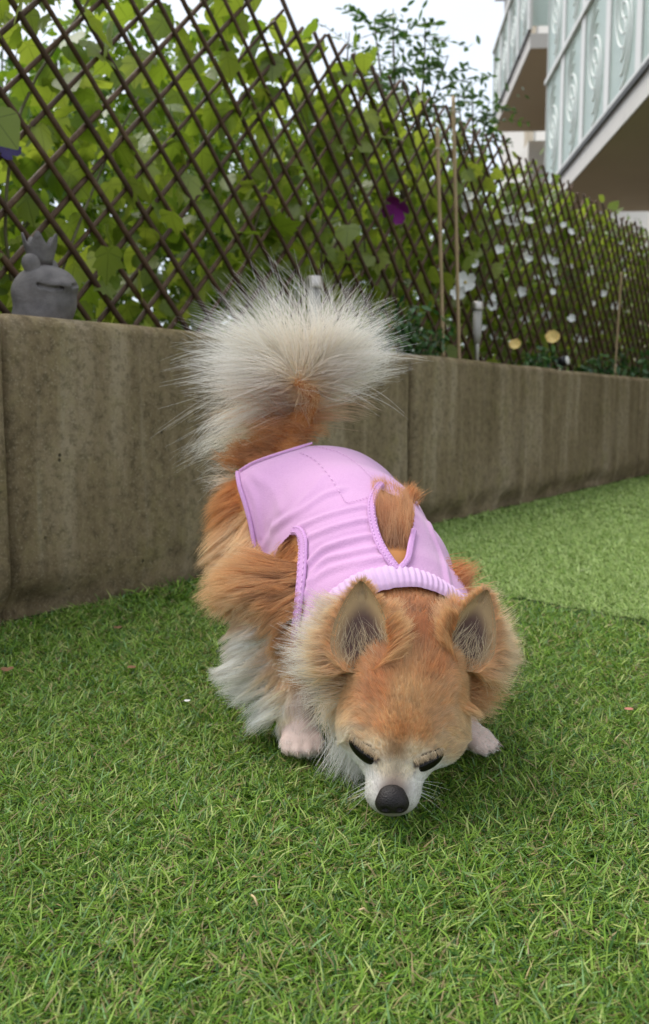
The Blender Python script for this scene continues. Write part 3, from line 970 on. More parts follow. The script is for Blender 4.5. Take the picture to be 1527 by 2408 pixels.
def bbox(name, x0, x1, y0, y1, z0, z1, m, parent, bev=0.0):
    """box in building axes: x0,x1 measured from the balcony line at depth y (x=2.38 line), y along the line"""
    V, Fs = box_vf((x0, y0, z0), (x1, y1, z1))
    V = np.stack([be(2.38, V[:, 1]) + V[:, 0], V[:, 1] - .053 * V[:, 0], V[:, 2]], -1)
    return link(name, mesh_np(name, V, Fs, False), m, parent)
FX = 1.55                                         # facade distance behind the balcony line
bbox('wall', FX, FX + 7, 2.0, 26.0, -.2, 11.5, M_WALLW, bld)
wing = bbox('wall', .62, FX - .004, 15.8, 26.0, -.2, 4.85, M_WALLW, bld)
bbox('roof', FX - .25, FX + 7.1, 1.9, 26.1, 11.5, 11.75, M_FASCIA, bld)
for zz in (.9, 3.35, 5.75, 8.2):
    for yy in (3.2, 6.0, 8.6, 11.4, 14.0, 17.2, 20.5):
        w = bbox('window', FX - .03, FX - .002, yy, yy + 1.4, zz, zz + 1.45, M_RAIL, bld)
        for k in (0, 1):
            bbox('pane', FX - .04, FX - .032, yy + .07 + k * .66, yy + .67 + k * .66 - .02, zz + .07, zz + 1.38, M_CURT, w)
def balcony(y0, y1, z, par_h, tiers, lab):
    b = empty('balcony', (be(2.38, y0), y0, z)); b.parent = bld; b.matrix_parent_inverse = wmat(bld).inverted(); b['label'] = lab
    bbox('slab', .012, FX - .003, y0 + .012, y1 - .012, z, z + .17, M_SOFFIT, b)
    bbox('fascia', -.004, .009, y0, y1, z + .004, z + .185, M_FASCIA, b)
    bbox('fascia', .010, FX - .006, y0, y0 + .010, z + .004, z + .185, M_FASCIA, b)
    bbox('gutter', -.035, -.006, y0, y1, z + .188, z + .235, M_DARK, b)
    pan = 1.0; n = max(1, int(round((y1 - y0) / pan))); pan = (y1 - y0) / n
    zt = z + .25
    for tt_ in range(tiers):
        z0, z1 = zt + tt_ * par_h, zt + (tt_ + 1) * par_h - .05
        rail = bbox('handrail', -.05, .02, y0, y1, z1, z1 + .05, M_RAIL, b)
        bbox('bottom_rail', -.022, .012, y0, y1, z0 - .01, z0 + .03, M_RAIL, b)
        for k in range(n):
            g = bbox('glass_panel', -.012, -.002, y0 + k * pan + .16, y0 + (k + 1) * pan - .03, z0 + .032, z1 - .002, M_GLASS, b)
            # frosted arcs on the glass
            yc = y0 + (k + .56) * pan; hz = (z1 - z0)
            pp = []
            for s_ in (-1, 1):
                for rr in (.30, .22, .13):
                    aa = np.linspace(0, np.pi, 14) - np.pi / 2
                    yy = yc + s_ * (-.05 + rr * np.cos(aa)); zz = z0 + hz * (.5 + s_ * .13) + rr * hz * 1.1 * np.sin(aa)
                    pp.append(tube(np.stack([be(2.38, yy) - .016, yy, zz], -1), .009, 5))
            V, Fs = join_parts(pp); link('glass_pattern', mesh_np('glass_pattern', V, Fs), M_PATT, b)
        for k in range(n + 1):
            bbox('post', -.026, .016, y0 + k * pan - .02, y0 + k * pan + .13 if k < n else y0 + k * pan, z0 - .02, z1 - .001, M_RAIL, b)
        # end screen facing the garden
        bbox('end_panel', .02, FX - .01, y0 + .004, y0 + .014, z0 + .03, z1 - .004, M_GLASS, b)
        bbox('handrail', .021, FX - .01, y0 - .02, y0 + .03, z1, z1 + .05, M_RAIL, b)
        for q in range(1, 4): bbox('post', q * FX / 4 - .015, q * FX / 4 + .015, y0 - .004, y0 + .003, z0 - .02, z1 - .002, M_RAIL, b)
    return b
balcony(4.2, 10.75, 2.60, 1.22, 2, 'lower balcony with patterned glass and a brown soffit')
balcony(12.1, 15.6, 4.94, 1.05, 1, 'upper balcony with glass sides further along')
balcony(12.1, 15.6, 7.8, 1.05, 1, 'top balcony further along the facade')

# ------------------------------------------------------------------ trees behind the fence
M_BARK = simple_mat('bark', (.10, .075, .05), .9, .2, var=.3)
M_ASH = m_leaf('ash_leaflet', (.030, .085, .030), (.11, .20, .06), True, .40, .35, veins=False)
def spray_tree(name, label, base, tops, seed, leaflet=(.025, .045), bushy=0, bush_c=None, bush_r=.3):
    rg = np.random.default_rng(seed)
    e = empty(name, tuple(base)); tag(e, label, 'tree')
    P, Y, Z, parts_ = [], [], [], []
    fork = base + (np.mean(tops, axis=0) - base) * .55
    Vt, Ft = tube(base + (fork - base) * np.linspace(0, 1, 6)[:, None], np.linspace(.022, .012, 6), 8)
    parts_.append((Vt, Ft))
    for tp in tops:
        c1 = fork + (tp - fork) * .5 + rg.normal(0, .04, 3)
        t = np.linspace(0, 1, 14)[:, None]; pts = (1 - t) ** 2 * fork + 2 * t * (1 - t) * c1 + t * t * tp
        parts_.append(tube(pts, np.linspace(.010, .002, 14), 6))
        for q in range(9):      # pinnate leaves near the tip
            i = rg.integers(5, 14); b0 = pts[i]
            d = rg.normal(0, 1, 3); d[2] = abs(d[2]) * .3 + .1; d /= np.linalg.norm(d)
            L = rg.uniform(.12, .22)
            ax_ = b0 + d * np.linspace(0, L, 6)[:, None] + np.array([0, 0, -1.]) * (np.linspace(0, 1, 6)[:, None] ** 2) * .05
            parts_.append(tube(ax_, .0013, 4))
            sd_ = np.cross(d, [0, 0, 1.]); sd_ /= np.linalg.norm(sd_)
            for m_ in range(1, 6):
                for s in (-1, 1):
                    P.append(ax_[m_]); Y.append(sd_ * s + d * .5 + rg.normal(0, .2, 3)); Z.append(np.array([0, 0, 1.]) + rg.normal(0, .45, 3))
    V, Fs = join_parts(parts_); link('trunk', mesh_np('trunk', V, Fs), M_BARK, e)
    if bushy:
        for k in range(bushy):
            r = rg.normal(0, .42, 3); P.append(bush_c + r * bush_r); Y.append(rg.normal(0, 1, 3)); Z.append(rg.normal(0, .6, 3) + np.array([0, 0, .9]))
    P, Y, Z = map(np.array, (P, Y, Z))
    Y /= np.linalg.norm(Y, axis=1)[:, None]; Z -= Y * np.sum(Y * Z, 1)[:, None]; Z /= np.linalg.norm(Z, axis=1)[:, None]
    W, F, uv, tint = scatter_mesh('x', leaf_shape('oval'), P, (np.cross(Y, Z), Y, Z), rg.uniform(*leaflet, len(P)), rg.random(len(P)))
    tag(link('crown', mesh_np('crown', W, F, True, {'tint': tint}, uv), M_ASH, e), kind='stuff')
    return e
yb = 3.9
b0 = at(930, 400, yb); b0[2] = .4
spray_tree('ash_sapling', 'slender tree with feathery twigs against the sky above the fence', b0, [at(925, 20, yb), at(1000, 60, yb), at(880, 45, yb), at(1055, 130, yb), at(1000, 170, yb), at(950, 110, yb)], 51, (.032, .055), 230, at(930, 170, yb), .28)
b1 = at(820, 400, 3.6); b1[2] = .4
spray_tree('ash_sapling', 'thin twig with small leaves rising between the slender tree and the vine', b1, [at(822, 75, 3.6), at(835, 120, 3.6)], 52, (.018, .03))
b2 = at(1120, 420, 4.3); b2[2] = .4
spray_tree('ash_sapling', 'leafy shoot standing in front of the upper balcony', b2, [at(1110, 200, 4.3), at(1150, 240, 4.3), at(1075, 215, 4.3)], 53, (.03, .05), 120, at(1120, 265, 4.3), .22)
b3 = at(30, 400, 3.2); b3[2] = .4
spray_tree('ash_sapling', 'sparse shrub seen through the top of the trellis above the frog', b3, [at(40, 120, 3.2), at(90, 200, 3.2), at(10, 60, 3.2), at(150, 240, 3.2)], 54, (.03, .055), 260, at(60, 260, 3.2), .4)

# ------------------------------------------------------------------ litter on the lawn
M_DRY = simple_mat('dry_leaf', (.20, .10, .05), .8, var=.4)
def dry_bit(px, py, r, lab, m=M_DRY):
    p = ground_at(px, py, .002)
    V, F, uv = leaf_shape('round')
    V = V.copy(); V[:, 2] += .35 * np.abs(V[:, 0]) + .25 * (V[:, 1] - .4) ** 2
    a = R.uniform(0, 6.3); c_, s_ = math.cos(a), math.sin(a)
    V = np.stack([V[:, 0] * c_ - V[:, 1] * s_, V[:, 0] * s_ + V[:, 1] * c_, V[:, 2] + .1], -1) * r + p
    tag(link('dry_leaf', mesh_np('dry_leaf', V, F), m), lab, 'leaf')
dry_bit(18, 1574, .017, 'curled brown dry leaf on the grass below the pale wall panel')
dry_bit(300, 1572, .012, 'small faded brown leaf scrap in the grass near the wall')
dry_bit(1488, 1672, .010, 'tiny reddish leaf scrap on the grass beyond the paw', simple_mat('pink_scrap', (.42, .16, .12), .7))
dry_bit(275, 1476, .013, 'pale brown leaf scrap at the foot of the wall')
dry_bit(440, 1652, .008, 'tiny white petal lying on the grass', M_WHITE_PETAL)
for (a0, a1, lab) in (((592, 2105), (606, 2130), 'short dry straw standing in the near grass'), ((845, 2140), (865, 2146), 'dry straw lying flat in the near grass')):
    p0, p1 = ground_at(*a0, .006), ground_at(*a1, .002)
    V, Fs = tube(np.array([p0, (p0 + p1) / 2 + [0, 0, .002], p1]), .0008, 5)
    tag(link('dry_straw', mesh_np('dry_straw', V, Fs), simple_mat('straw', (.55, .42, .22), .7)), lab, 'straw')
# ------------------------------------------------------------------ the dog
O_, TN, LT, CR, WH, DK, PK = (np.array(c) for c in ((.62, .245, .060), (.74, .39, .140), (.84, .57, .29), (.90, .74, .50), (.94, .92, .87), (.035, .028, .025), (.80, .62, .55)))
HEAD, NECK, TORSO, FLEG, HLEG, PAW, TAIL, MUZ = range(8)
prims = []          # (prim, k, tag)
def pr(p, k, t): prims.append((p, k, t))
# torso
T1, T2, T3, T4 = np.array([.055, .838, .108]), np.array([.045, .905, .138]), np.array([.026, .98, .168]), np.array([-.010, 1.05, .196])
pr(cone(T1, T2, .070, .077), .03, TORSO); pr(cone(T2, T3, .077, .078), .03, TORSO); pr(cone(T3, T4, .078, .070), .03, TORSO)
pr(ball((-.058, 1.062, .196), .060), .04, TORSO); pr(ball((.022, 1.070, .200), .060), .04, TORSO)
# neck and head
SK = at(955, 1608, .728)
pr(cone(T1 + [.004, -.01, .012], at(975, 1545, .772), .060, .044), .03, NECK)
pr(cone(at(975, 1545, .772), SK, .043, .043), .03, NECK)
pr(ball(SK, .0410), .02, HEAD)
pr(ell(at(948, 1668, .712), (.0385, .037, .039)), .02, HEAD)
pr(ball(at(935, 1738, .694), .031), .02, HEAD)
pr(ball(at(868, 1722, .708), .021), .02, HEAD); pr(ball(at(1020, 1738, .716), .021), .02, HEAD)
pr(cone(at(838, 1716, .694), at(888, 1748, .684), .0075, .0085), .010, HEAD); pr(cone(at(1032, 1740, .700), at(985, 1764, .690), .0075, .0085), .010, HEAD)
pr(ball(at(886, 1690, .715), .025), .02, HEAD); pr(ball(at(1018, 1700, .722), .025), .02, HEAD)
pr(cone(at(932, 1785, .690), at(924, 1862, .664), .0250, .0180), .016, MUZ)
pr(ball(at(900, 1866, .666), .0115), .010, MUZ); pr(ball(at(948, 1866, .666), .0115), .010, MUZ)
pr(cone(at(935, 1800, .715), at(928, 1868, .684), .022, .013), .012, MUZ)
pr(cone(at(926, 1850, .664), at(923, 1880, .655), .0105, .0085), .008, MUZ)
# forelegs
def leg(pts, rs, t, k=.02):
    for a, b, r0, r1 in zip(pts[:-1], pts[1:], rs[:-1], rs[1:]): pr(cone(a, b, r0, r1), k, t)
L1 = [np.array([.000, .850, .115]), at(648, 1420, .868), at(655, 1540, .862), at(690, 1660, .825), at(708, 1735, .810)]
leg(L1, [.045, .036, .028, .0165, .0150], FLEG)
R1 = [np.array([.105, .845, .105]), np.array([.125, .862, .085]), np.array([.128, .850, .055]), np.array([.122, .825, .028]), np.array([.122, .812, .018])]
leg(R1, [.042, .034, .026, .0165, .0150], FLEG)
def paw(c, d, spread=.0078, L=.024):
    d = np.array(d, float); d /= np.linalg.norm(d); s = np.array([d[1], -d[0], 0])
    c = np.array(c, float)
    pr(ell(c + [0, 0, .003], (.0165, .0165, .0135)), .008, PAW)
    for i, (o, l) in enumerate(((-1.55, .80), (-.55, 1.0), (.55, 1.0), (1.55, .80))):
        a = c + s * o * spread * .8 + [0, 0, .004]; b = c + s * o * spread * 1.15 + d * L * l * .62 + [0, 0, -.0005]; e2 = c + s * o * spread * 1.2 + d * L * l + [0, 0, -.0045]
        pr(cone(a, b, .0068, .0066), .004, PAW); pr(cone(b, e2, .0066, .0052), .003, PAW)
    return c, d, s
PL = ground_at(708, 1768); PL = np.array([PL[0], PL[1] + .004, .0130])
PR = np.array([.134, .806, .0130])
paw1 = paw(PL, (.10, -1, 0)); paw2 = paw(PR, (1.0, -.42, 0))
# hind legs
H1 = [np.array([-.062, 1.055, .185]), np.array([-.078, 1.00, .130]), np.array([-.088, 1.055, .085]), np.array([-.090, 1.075, .040]), np.array([-.092, 1.050, .016])]
leg(H1, [.053, .040, .026, .015, .015], HLEG)
H2 = [np.array([.045, 1.065, .180]), np.array([.062, 1.015, .130]), np.array([.062, 1.07, .085]), np.array([.064, 1.09, .040]), np.array([.066, 1.066, .016])]
leg(H2, [.055, .044, .028, .015, .015], HLEG)
paw((-.094, 1.046, .0125), (-.05, -1, 0)); paw((.068, 1.062, .0125), (.1, -1, 0))
# tail core
TC = np.array([at(672, 1062, 1.105), at(686, 1025, 1.120), at(704, 990, 1.125), at(722, 958, 1.120), at(730, 930, 1.105), at(722, 908, 1.088), at(700, 900, 1.075)])
leg(list(TC), [.022, .018, .015, .012, .010, .008, .006], TAIL, .012)

dog = empty('dog', (.02, .92, 0.0))
tag(dog, 'small long-haired tan and white dog in a pink suit sniffing the grass', 'dog')

EYL, EYR = at(857, 1768, .6865), at(1008, 1788, .6930)
LO, HI = np.array([-.175, .60, -.012]), np.array([.20, 1.19, .42])
F_ = SDF(LO, HI, .0026)
for p, k, t in prims: F_.add(p, k)
# eye sockets

BV, BQ = F_.mesh(); BV = smooth_mesh(BV, BQ, 2, .45)

def vert_normals(V, Q):
    n = np.cross(V[Q[:, 2]] - V[Q[:, 0]], V[Q[:, 3]] - V[Q[:, 1]])
    N = np.zeros_like(V)
    for k in range(4): np.add.at(N, Q[:, k], n)
    return N / (np.linalg.norm(N, axis=1)[:, None] + 1e-12)
BN = vert_normals(BV, BQ)
D_ = np.stack([prim_dist(p, BV) for p, k, t in prims], -1)
BT = np.array([t for p, k, t in prims])[np.argmin(D_, 1)]
BP = proj(BV)
crown = (BT == NECK) & (((BP[:, 0] - 955) / 150) ** 2 + ((BP[:, 1] - 1590) / 128) ** 2 < 1) & (BN[:, 1] < .35)
BT[crown] = HEAD

def idw(px, ctrl):
    """ctrl: (m, 2+c) -> interpolated (n,c)"""
    C = np.asarray(ctrl, float); d = np.linalg.norm(px[:, None] - C[None, :, :2], axis=-1)
    w = 1 / (d * d + 20 ** 2) ** 2.2; w /= w.sum(1, keepdims=True)
    out = w @ C[:, 2:]
    w = 1 / (d * d + 14 ** 2) ** 2.6; w /= w.sum(1, keepdims=True)
    out[:, :4] = w @ C[:, 2:6]
    return out

def stroke(px, py, dx, dy, mm, lift, c0, c1, dens=1.0):
    n = math.hypot(dx, dy) + 1e-9
    return [px, py, dx / n, dy / n, mm / 1000, lift, *c0, *c1, dens]

ORB = O_ * .75
S_HEAD = [
 # forehead and crown, short
 stroke(945,1500, 0,-1, 11,.45,O_*.8,O_), stroke(985,1490, .2,-1, 12,.45,ORB,O_), stroke(960,1560, 0,-1, 8,.30,TN,LT), stroke(900,1570,-.5,-1, 9,.35,O_,TN), stroke(1030,1570,.5,-1, 9,.35,O_,TN),
 stroke(955,1620, 0,-1, 8,.28,LT,LT), stroke(880,1630,-.7,-.8, 9,.30,O_,TN), stroke(1040,1640,.7,-.8, 9,.30,TN,LT), stroke(950,1680, 0,-1, 7.5,.25,TN,LT), stroke(860,1690,-.9,-.5, 9,.3,TN,LT), stroke(1050,1700,.9,-.5,9,.3,TN,LT),
 stroke(945,1725, 0,-1, 7,.25,O_,TN), stroke(900,1720,-.5,-1,7,.25,TN,TN), stroke(990,1730,.5,-1,7,.25,TN,TN), stroke(935,1765, 0,-1, 5,.2,TN*.35,TN*.7), stroke(930,1800,0,-1,4,.2,CR*.55,CR*.75),
 stroke(885,1745,-.5,-.8,5.5,.25,CR,CR), stroke(975,1765,.5,-.8,5.5,.25,CR,CR), stroke(838,1728,-.8,-.6,7,.25,LT,CR), stroke(1040,1755,.8,-.6,7,.25,LT,CR),
 # cheeks below the eyes
 stroke(835,1790,-.5,-.8,6,.2,WH,WH), stroke(870,1815,-.4,-.9,4,.15,WH,WH), stroke(985,1820,.4,-.9,4,.15,WH*.95,WH), stroke(1015,1805,.5,-.8,6,.2,WH,WH),
 # sides of the head
 stroke(820,1600,-1,.10,8,.18,TN,LT), stroke(815,1560,-1,-.05,8,.18,TN,LT), stroke(810,1640,-.9,.35,9,.18,TN,LT), stroke(815,1680,-.75,.6,8,.18,LT,CR), stroke(822,1720,-.6,.7,7,.18,CR,WH),
 stroke(1085,1590,1,.10,8,.18,TN,LT), stroke(1095,1550,1,-.10,8,.18,TN,LT), stroke(1090,1640,.9,.35,9,.18,TN,LT), stroke(1075,1690,.8,.5,8,.18,LT,CR), stroke(1060,1720,.8,.4,7,.18,LT,CR),
]
S_NECK = [
 stroke(960,1440, 0,-1, 9,.15,ORB*.7,O_), stroke(1000,1450,.3,-1,9,.15,ORB*.7,O_), stroke(930,1400,-.1,-1,8,.12,O_,TN), stroke(1000,1400,.1,-1,8,.12,O_,TN), stroke(900,1440,-.8,-.4,14,.25,O_,LT), stroke(1050,1440,.8,-.4,14,.25,O_,LT),
 stroke(840,1500,-1,-.2,44,.4,TN,CR), stroke(820,1560,-1,0,48,.35,TN,CR), stroke(790,1450,-.9,-.5,44,.45,LT,CR), stroke(800,1620,-.8,.5,30,.3,LT,CR), stroke(780,1660,-.45,.85,26,.25,CR,WH), stroke(800,1720,-.25,.9,26,.25,WH,WH), stroke(850,1750,-.1,1,24,.25,WH,WH),
 stroke(1090,1480,1,-.2,44,.4,TN,CR), stroke(1100,1560,1,.0,44,.35,TN,CR), stroke(1100,1640,.9,.2,22,.3,TN,LT), stroke(1090,1700,.7,.5,10,.2,LT,CR),
]
S_FLEG = [
 stroke(695,1275,-.5,-.6,26,.25,ORB,TN), stroke(690,1330,-1,.05,44,.35,ORB,TN), stroke(650,1310,-1,-.1,48,.40,O_,LT), stroke(610,1350,-1,.12,52,.40,TN,LT), stroke(640,1380,-1,.25,46,.35,O_,LT), stroke(690,1400,-.9,.35,36,.30,ORB*.8,TN),
 stroke(650,1440,-.7,.7,24,.22,O_,LT), stroke(690,1470,-.6,.7,30,.28,ORB*.8,TN), stroke(610,1440,-.9,.5,15,.25,TN,CR), stroke(655,1510,-.4,.9,18,.18,TN,LT), stroke(680,1540,-.2,.9,14,.15,O_,LT),
 stroke(610,1500,-1,.30,30,.40,WH,WH), stroke(606,1560,-1,.25,42,.42,WH,WH), stroke(622,1620,-1,.30,44,.42,WH,WH), stroke(645,1665,-.9,.42,32,.36,WH,WH),
 stroke(660,1580,-.6,.7,22,.22,LT,CR), stroke(690,1590,-.3,.9,16,.2,TN,CR), stroke(665,1640,-.7,.6,24,.3,CR,WH), stroke(695,1660,-.2,1,8,.15,PK*.95,CR), stroke(705,1710,0,1,6,.12,PK,CR), stroke(670,1710,-.5,.9,12,.2,CR,WH), stroke(730,1680,.1,1,8,.12,PK,CR),
 # far foreleg
 stroke(1080,1350,.7,-.1,24,.4,O_,TN), stroke(1080,1420,.8,.2,24,.4,O_,TN), stroke(1080,1600,.5,.8,22,.3,TN,CR), stroke(1070,1720,.3,1,8,.15,PK,CR),
]
S_HLEG = [
 stroke(570,1150,-.9,.4,38,.40,O_,TN), stroke(540,1200,-.95,.3,46,.45,TN,LT), stroke(530,1260,-.8,.6,44,.4,O_,LT), stroke(580,1240,-.5,.8,46,.4,LT,CR), stroke(600,1280,-.4,.9,42,.35,LT,CR), stroke(545,1320,-.6,.8,22,.3,TN,CR), stroke(560,1400,-.4,.9,12,.2,LT,CR), stroke(575,1480,-.2,1,8,.15,LT,CR), stroke(570,1560,0,1,9,.15,CR,WH),
 stroke(840,1300,.6,.6,30,.3,TN,LT), stroke(860,1500,.2,1,16,.2,LT,CR),
]
S_TORSO = [
 stroke(600,1100,-.9,.1,26,.35,O_,TN), stroke(570,1150,-.9,.4,36,.40,O_,TN), stroke(650,1070,-.8,-.1,24,.35,ORB,O_), stroke(700,1060,0,-.9,16,.3,ORB,O_), stroke(800,1080,.3,-.7,14,.3,O_,TN),
 stroke(905,1230,.05,-1,30,.22,ORB,O_), stroke(935,1310,.15,-1,40,.26,ORB*.9,TN), stroke(950,1220,.3,-1,30,.30,O_,TN), stroke(960,1180,.4,-.9,20,.35,O_,TN), stroke(915,1180,.0,-1,22,.25,O_,TN),
 stroke(620,1290,-.7,.7,34,.35,LT,CR), stroke(700,1300,-.6,.4,34,.3,ORB,TN), stroke(1070,1330,.8,-.3,16,.4,O_,TN), stroke(1085,1400,.9,.1,18,.4,O_,TN),
 stroke(600,1500,-.8,.6,46,.4,WH,WH), stroke(760,1600,-.3,1,40,.3,WH,WH), stroke(820,1650,0,1,40,.3,WH,WH),
]
S_MUZ = [stroke(870,1830,-.4,-.9,4.6,.2,WH,WH), stroke(985,1835,.4,-.9,4.6,.2,WH,WH), stroke(905,1800,-.2,-1,4.6,.2,CR,WH), stroke(960,1810,.2,-1,4.6,.2,CR,WH), stroke(930,1810,0,-1,4,.2,CR*.30,CR*.6), stroke(926,1845,0,-1,2.4,.12,DK*3,DK*5), stroke(922,1868,0,-1,1.2,.1,DK,DK*1.4), stroke(880,1868,-.5,-.6,4.2,.18,WH,WH), stroke(970,1872,.5,-.6,4.2,.18,WH*.95,WH), stroke(905,1862,-.2,-1,1.8,.1,DK*4,DK*7), stroke(950,1864,.2,-1,1.8,.1,DK*4,DK*7)]
S_PAW = [stroke(712,1760,0,1,5.5,.14,PK,WH), stroke(700,1740,0,1,7,.16,PK,WH), stroke(690,1785,0,1,3,.1,PK*.9,CR), stroke(1085,1750,.9,.4,5,.14,PK,WH), stroke(590,1580,0,1,5,.1,CR,WH)]
SETS = {HEAD: S_HEAD, NECK: S_NECK, FLEG: S_FLEG, HLEG: S_HLEG, TORSO: S_TORSO, MUZ: S_MUZ, PAW: S_PAW}

FIELD = np.zeros((len(BV), 11))
for t, S in SETS.items():
    m = BT == t
    if m.any(): FIELD[m] = idw(BP[m], S)
m = BT == TAIL
FIELD[m] = np.array(stroke(0, 0, 0, -1, 20, .5, O_, TN))[2:]
skin = FIELD[:, 4:7] * .85
paw_m = BT == PAW
skin[paw_m] = PK * .9
# dark eye rims and tear marks
def almond(P, c, ax, la, lb):
    ax = np.array(ax, float); ax /= np.linalg.norm(ax)
    d = P - np.array(c); u = d @ ax; v = d @ np.array([-ax[1], ax[0]])
    return (u / la) ** 2 + (v / lb) ** 2
front = (BN @ np.array([0, -.9, .25])) > -.2
eyeL = almond(BP, (860, 1768), (.80, .60), 45, 20); eyeR = almond(BP, (1006, 1787), (.88, -.40), 43, 18)
hd = np.isin(BT, [HEAD, MUZ]) & front
rim = hd & ((eyeL < .72) | (eyeR < .72))
tear = hd & ((almond(BP, (893, 1797), (.3, 1), 15, 6) < 1) | (almond(BP, (976, 1806), (-.15, 1), 18, 6) < 1))
skin[rim] = DK * 2.2
FIELD[tear, 4:7] = DK * 2; FIELD[tear, 7:10] = DK * 4; FIELD[tear, 2] = .003
tear = np.zeros_like(tear)

def m_skin():
    t = NT('dog_skin'); v = t.obj()
    c = t.mix(t.math('MULTIPLY', t.noise(v, 140, 4), .35), t.attr('col'), (.25, .13, .08, 1))
    return t.surf(t.bsdf(c, .6, t.bump(t.noise(v, 300, 3), .3, .001), .3))
M_SKIN = m_skin()
body = link('body', mesh_np('body', BV, BQ, True, {'col': skin}), M_SKIN, dog)

# ------------------------------------------------------------------ fur
def m_hair(name):
    t = NT(name)
    c = t.attr('col')
    d = t.n('BsdfDiffuse', {'Color': c}).outputs[0]
    tr = t.n('BsdfTranslucent', {'Color': c}).outputs[0]
    gl = t.n('BsdfHair', {'Color': t.mix(.5, c, (1, 1, 1, 1)), 'RoughnessU': .35, 'RoughnessV': .6}, component='Reflection').outputs[0]
    m1 = t.n('MixShader', {0: .48, 1: d, 2: tr}).outputs[0]
    return t.surf(t.n('MixShader', {0: .14, 1: m1, 2: gl}).outputs[0])
M_HAIR = m_hair('dog_hair')
CAM_R, CAM_U = np.array([1., 0, 0]), np.array([0, ST, CT])

def hair_object(name, root, d0, L, c0, c1, rad, bend=None, K=6, wave=.0, clump=0.0, nclump=0, seed=1, tip_pow=1.0, flat=0.0, mat_=None, curl_f=6.0, parent=None):
    rg = np.random.default_rng(seed)
    n = len(root)
    t = np.linspace(0, 1, K)[None, :, None]
    d0 = d0 / (np.linalg.norm(d0, axis=1)[:, None] + 1e-9)
    P = root[:, None] + L[:, None, None] * d0[:, None] * t
    if bend is not None: P = P + L[:, None, None] * bend[:, None] * t ** 2 * .5
    near = None
    if clump > 0 and nclump > 0:
        ci = rg.choice(n, min(nclump, n), replace=False)
        C = root[ci]; kd = KDTree(len(ci))
        for a, q in enumerate(C): kd.insert(q, a)
        kd.balance(); near = np.array([kd.find(q)[1] for q in root])
    if wave > 0:
        def wv(m, amp, f):
            ph = rg.uniform(0, 6.28, (m, 1, 2)); a1 = rg.normal(0, 1, (m, 1, 3)); a2 = rg.normal(0, 1, (m, 1, 3))
            return amp * (a1 * np.sin(t * f + ph[:, :, :1]) + a2 * np.cos(t * f * .7 + ph[:, :, 1:])) * t * .35
        if near is not None:
            P = P + L[:, None, None] * (wv(len(ci), wave * 2.2, curl_f * .6)[near] + wv(n, wave * .35, curl_f))
        else:
            P = P + L[:, None, None] * wv(n, wave, curl_f)
    if near is not None:
        tgt = P[ci][near]
        w = clump * rg.uniform(.65, 1.0, (n, 1, 1)) * t ** .9
        scale = (L / (L[ci][near] + 1e-9))[:, None, None]
        tgt = C[near][:, None] + (tgt - C[near][:, None]) * np.minimum(scale, 1.6)
        P = P * (1 - w) + tgt * w
    cv = bpy.data.hair_curves.new(name)
    cv.add_curves([K] * n)
    cv.attributes['position'].data.foreach_set('vector', np.ascontiguousarray(P.reshape(-1, 3), np.float32).ravel())
    rr = (rad[:, None] * (1 - .85 * t[:, :, 0] ** tip_pow)).astype(np.float32)
    at_ = cv.attributes.get('radius') or cv.attributes.new('radius', 'FLOAT', 'POINT')
    at_.data.foreach_set('value', rr.ravel())
    jit = rg.uniform(.86, 1.12, (n, 1, 1))
    if near is not None: jit = jit * rg.uniform(.82, 1.14, (len(ci), 1, 1))[near]
    col = (c0[:, None] * (1 - t) + c1[:, None] * t) * jit
    col = np.clip(col, .01, .96)
    ca = cv.attributes.new('col', 'FLOAT_COLOR', 'POINT')
    ca.data.foreach_set('color', np.concatenate([col, np.ones((n, K, 1))], -1).astype(np.float32).ravel())
    cv.materials.append(mat_ or M_HAIR)
    o = bpy.data.objects.new(name, cv); COL.objects.link(o)
    p = parent or dog
    o.parent = p; o.matrix_parent_inverse = wmat(p).inverted()
    return o

TRI = np.concatenate([BQ[:, [0, 1, 2]], BQ[:, [0, 2, 3]]])
def sample_body(mask_v, n, seed):
    rg = np.random.default_rng(seed)
    T = TRI[mask_v[TRI].all(1)]
    ar = np.linalg.norm(np.cross(BV[T[:, 1]] - BV[T[:, 0]], BV[T[:, 2]] - BV[T[:, 0]]), axis=1)
    i = rg.choice(len(T), n, p=ar / ar.sum())
    u, v = rg.random(n), rg.random(n); f = u + v > 1; u[f], v[f] = 1 - u[f], 1 - v[f]
    w = np.stack([1 - u - v, u, v], -1)
    pos = (BV[T[i]] * w[..., None]).sum(1); nor = (BN[T[i]] * w[..., None]).sum(1); fld = (FIELD[T[i]] * w[..., None]).sum(1)
    return pos, nor / np.linalg.norm(nor, axis=1)[:, None], fld, BT[T[i, 0]]

def fur(name, mask_v, n, seed, rad, wave=.05, nclump=200, clump=.5, jit=.12, K=6, drop=-.12, lscale=1.0, sel=None):
    rg = np.random.default_rng(seed + 100)
    p, nr, f, tg = sample_body(mask_v, n, seed)
    if sel is not None:
        k = sel(p); p, nr, f = p[k], nr[k], f[k]
    d = f[:, 0:1] * CAM_R - f[:, 1:2] * CAM_U
    d = d - nr * np.sum(d * nr, 1)[:, None] * .85           # comb along the surface
    d /= np.linalg.norm(d, axis=1)[:, None] + 1e-6
    d = d + nr * f[:, 3:4] * 1.3 + rg.normal(0, jit, d.shape)
    L = f[:, 2] * lscale * rg.uniform(.55, 1.12, len(p))
    bend = np.tile(np.array([[0, 0, drop]]), (len(p), 1)) * np.minimum(L / .03, 1.5)[:, None] + rg.normal(0, .08, d.shape)
    return hair_object(name, p - nr * .0006, d, L, f[:, 4:7], f[:, 7:10], rad * rg.uniform(.7, 1.2, len(p)), bend, K, wave, clump, nclump, seed)

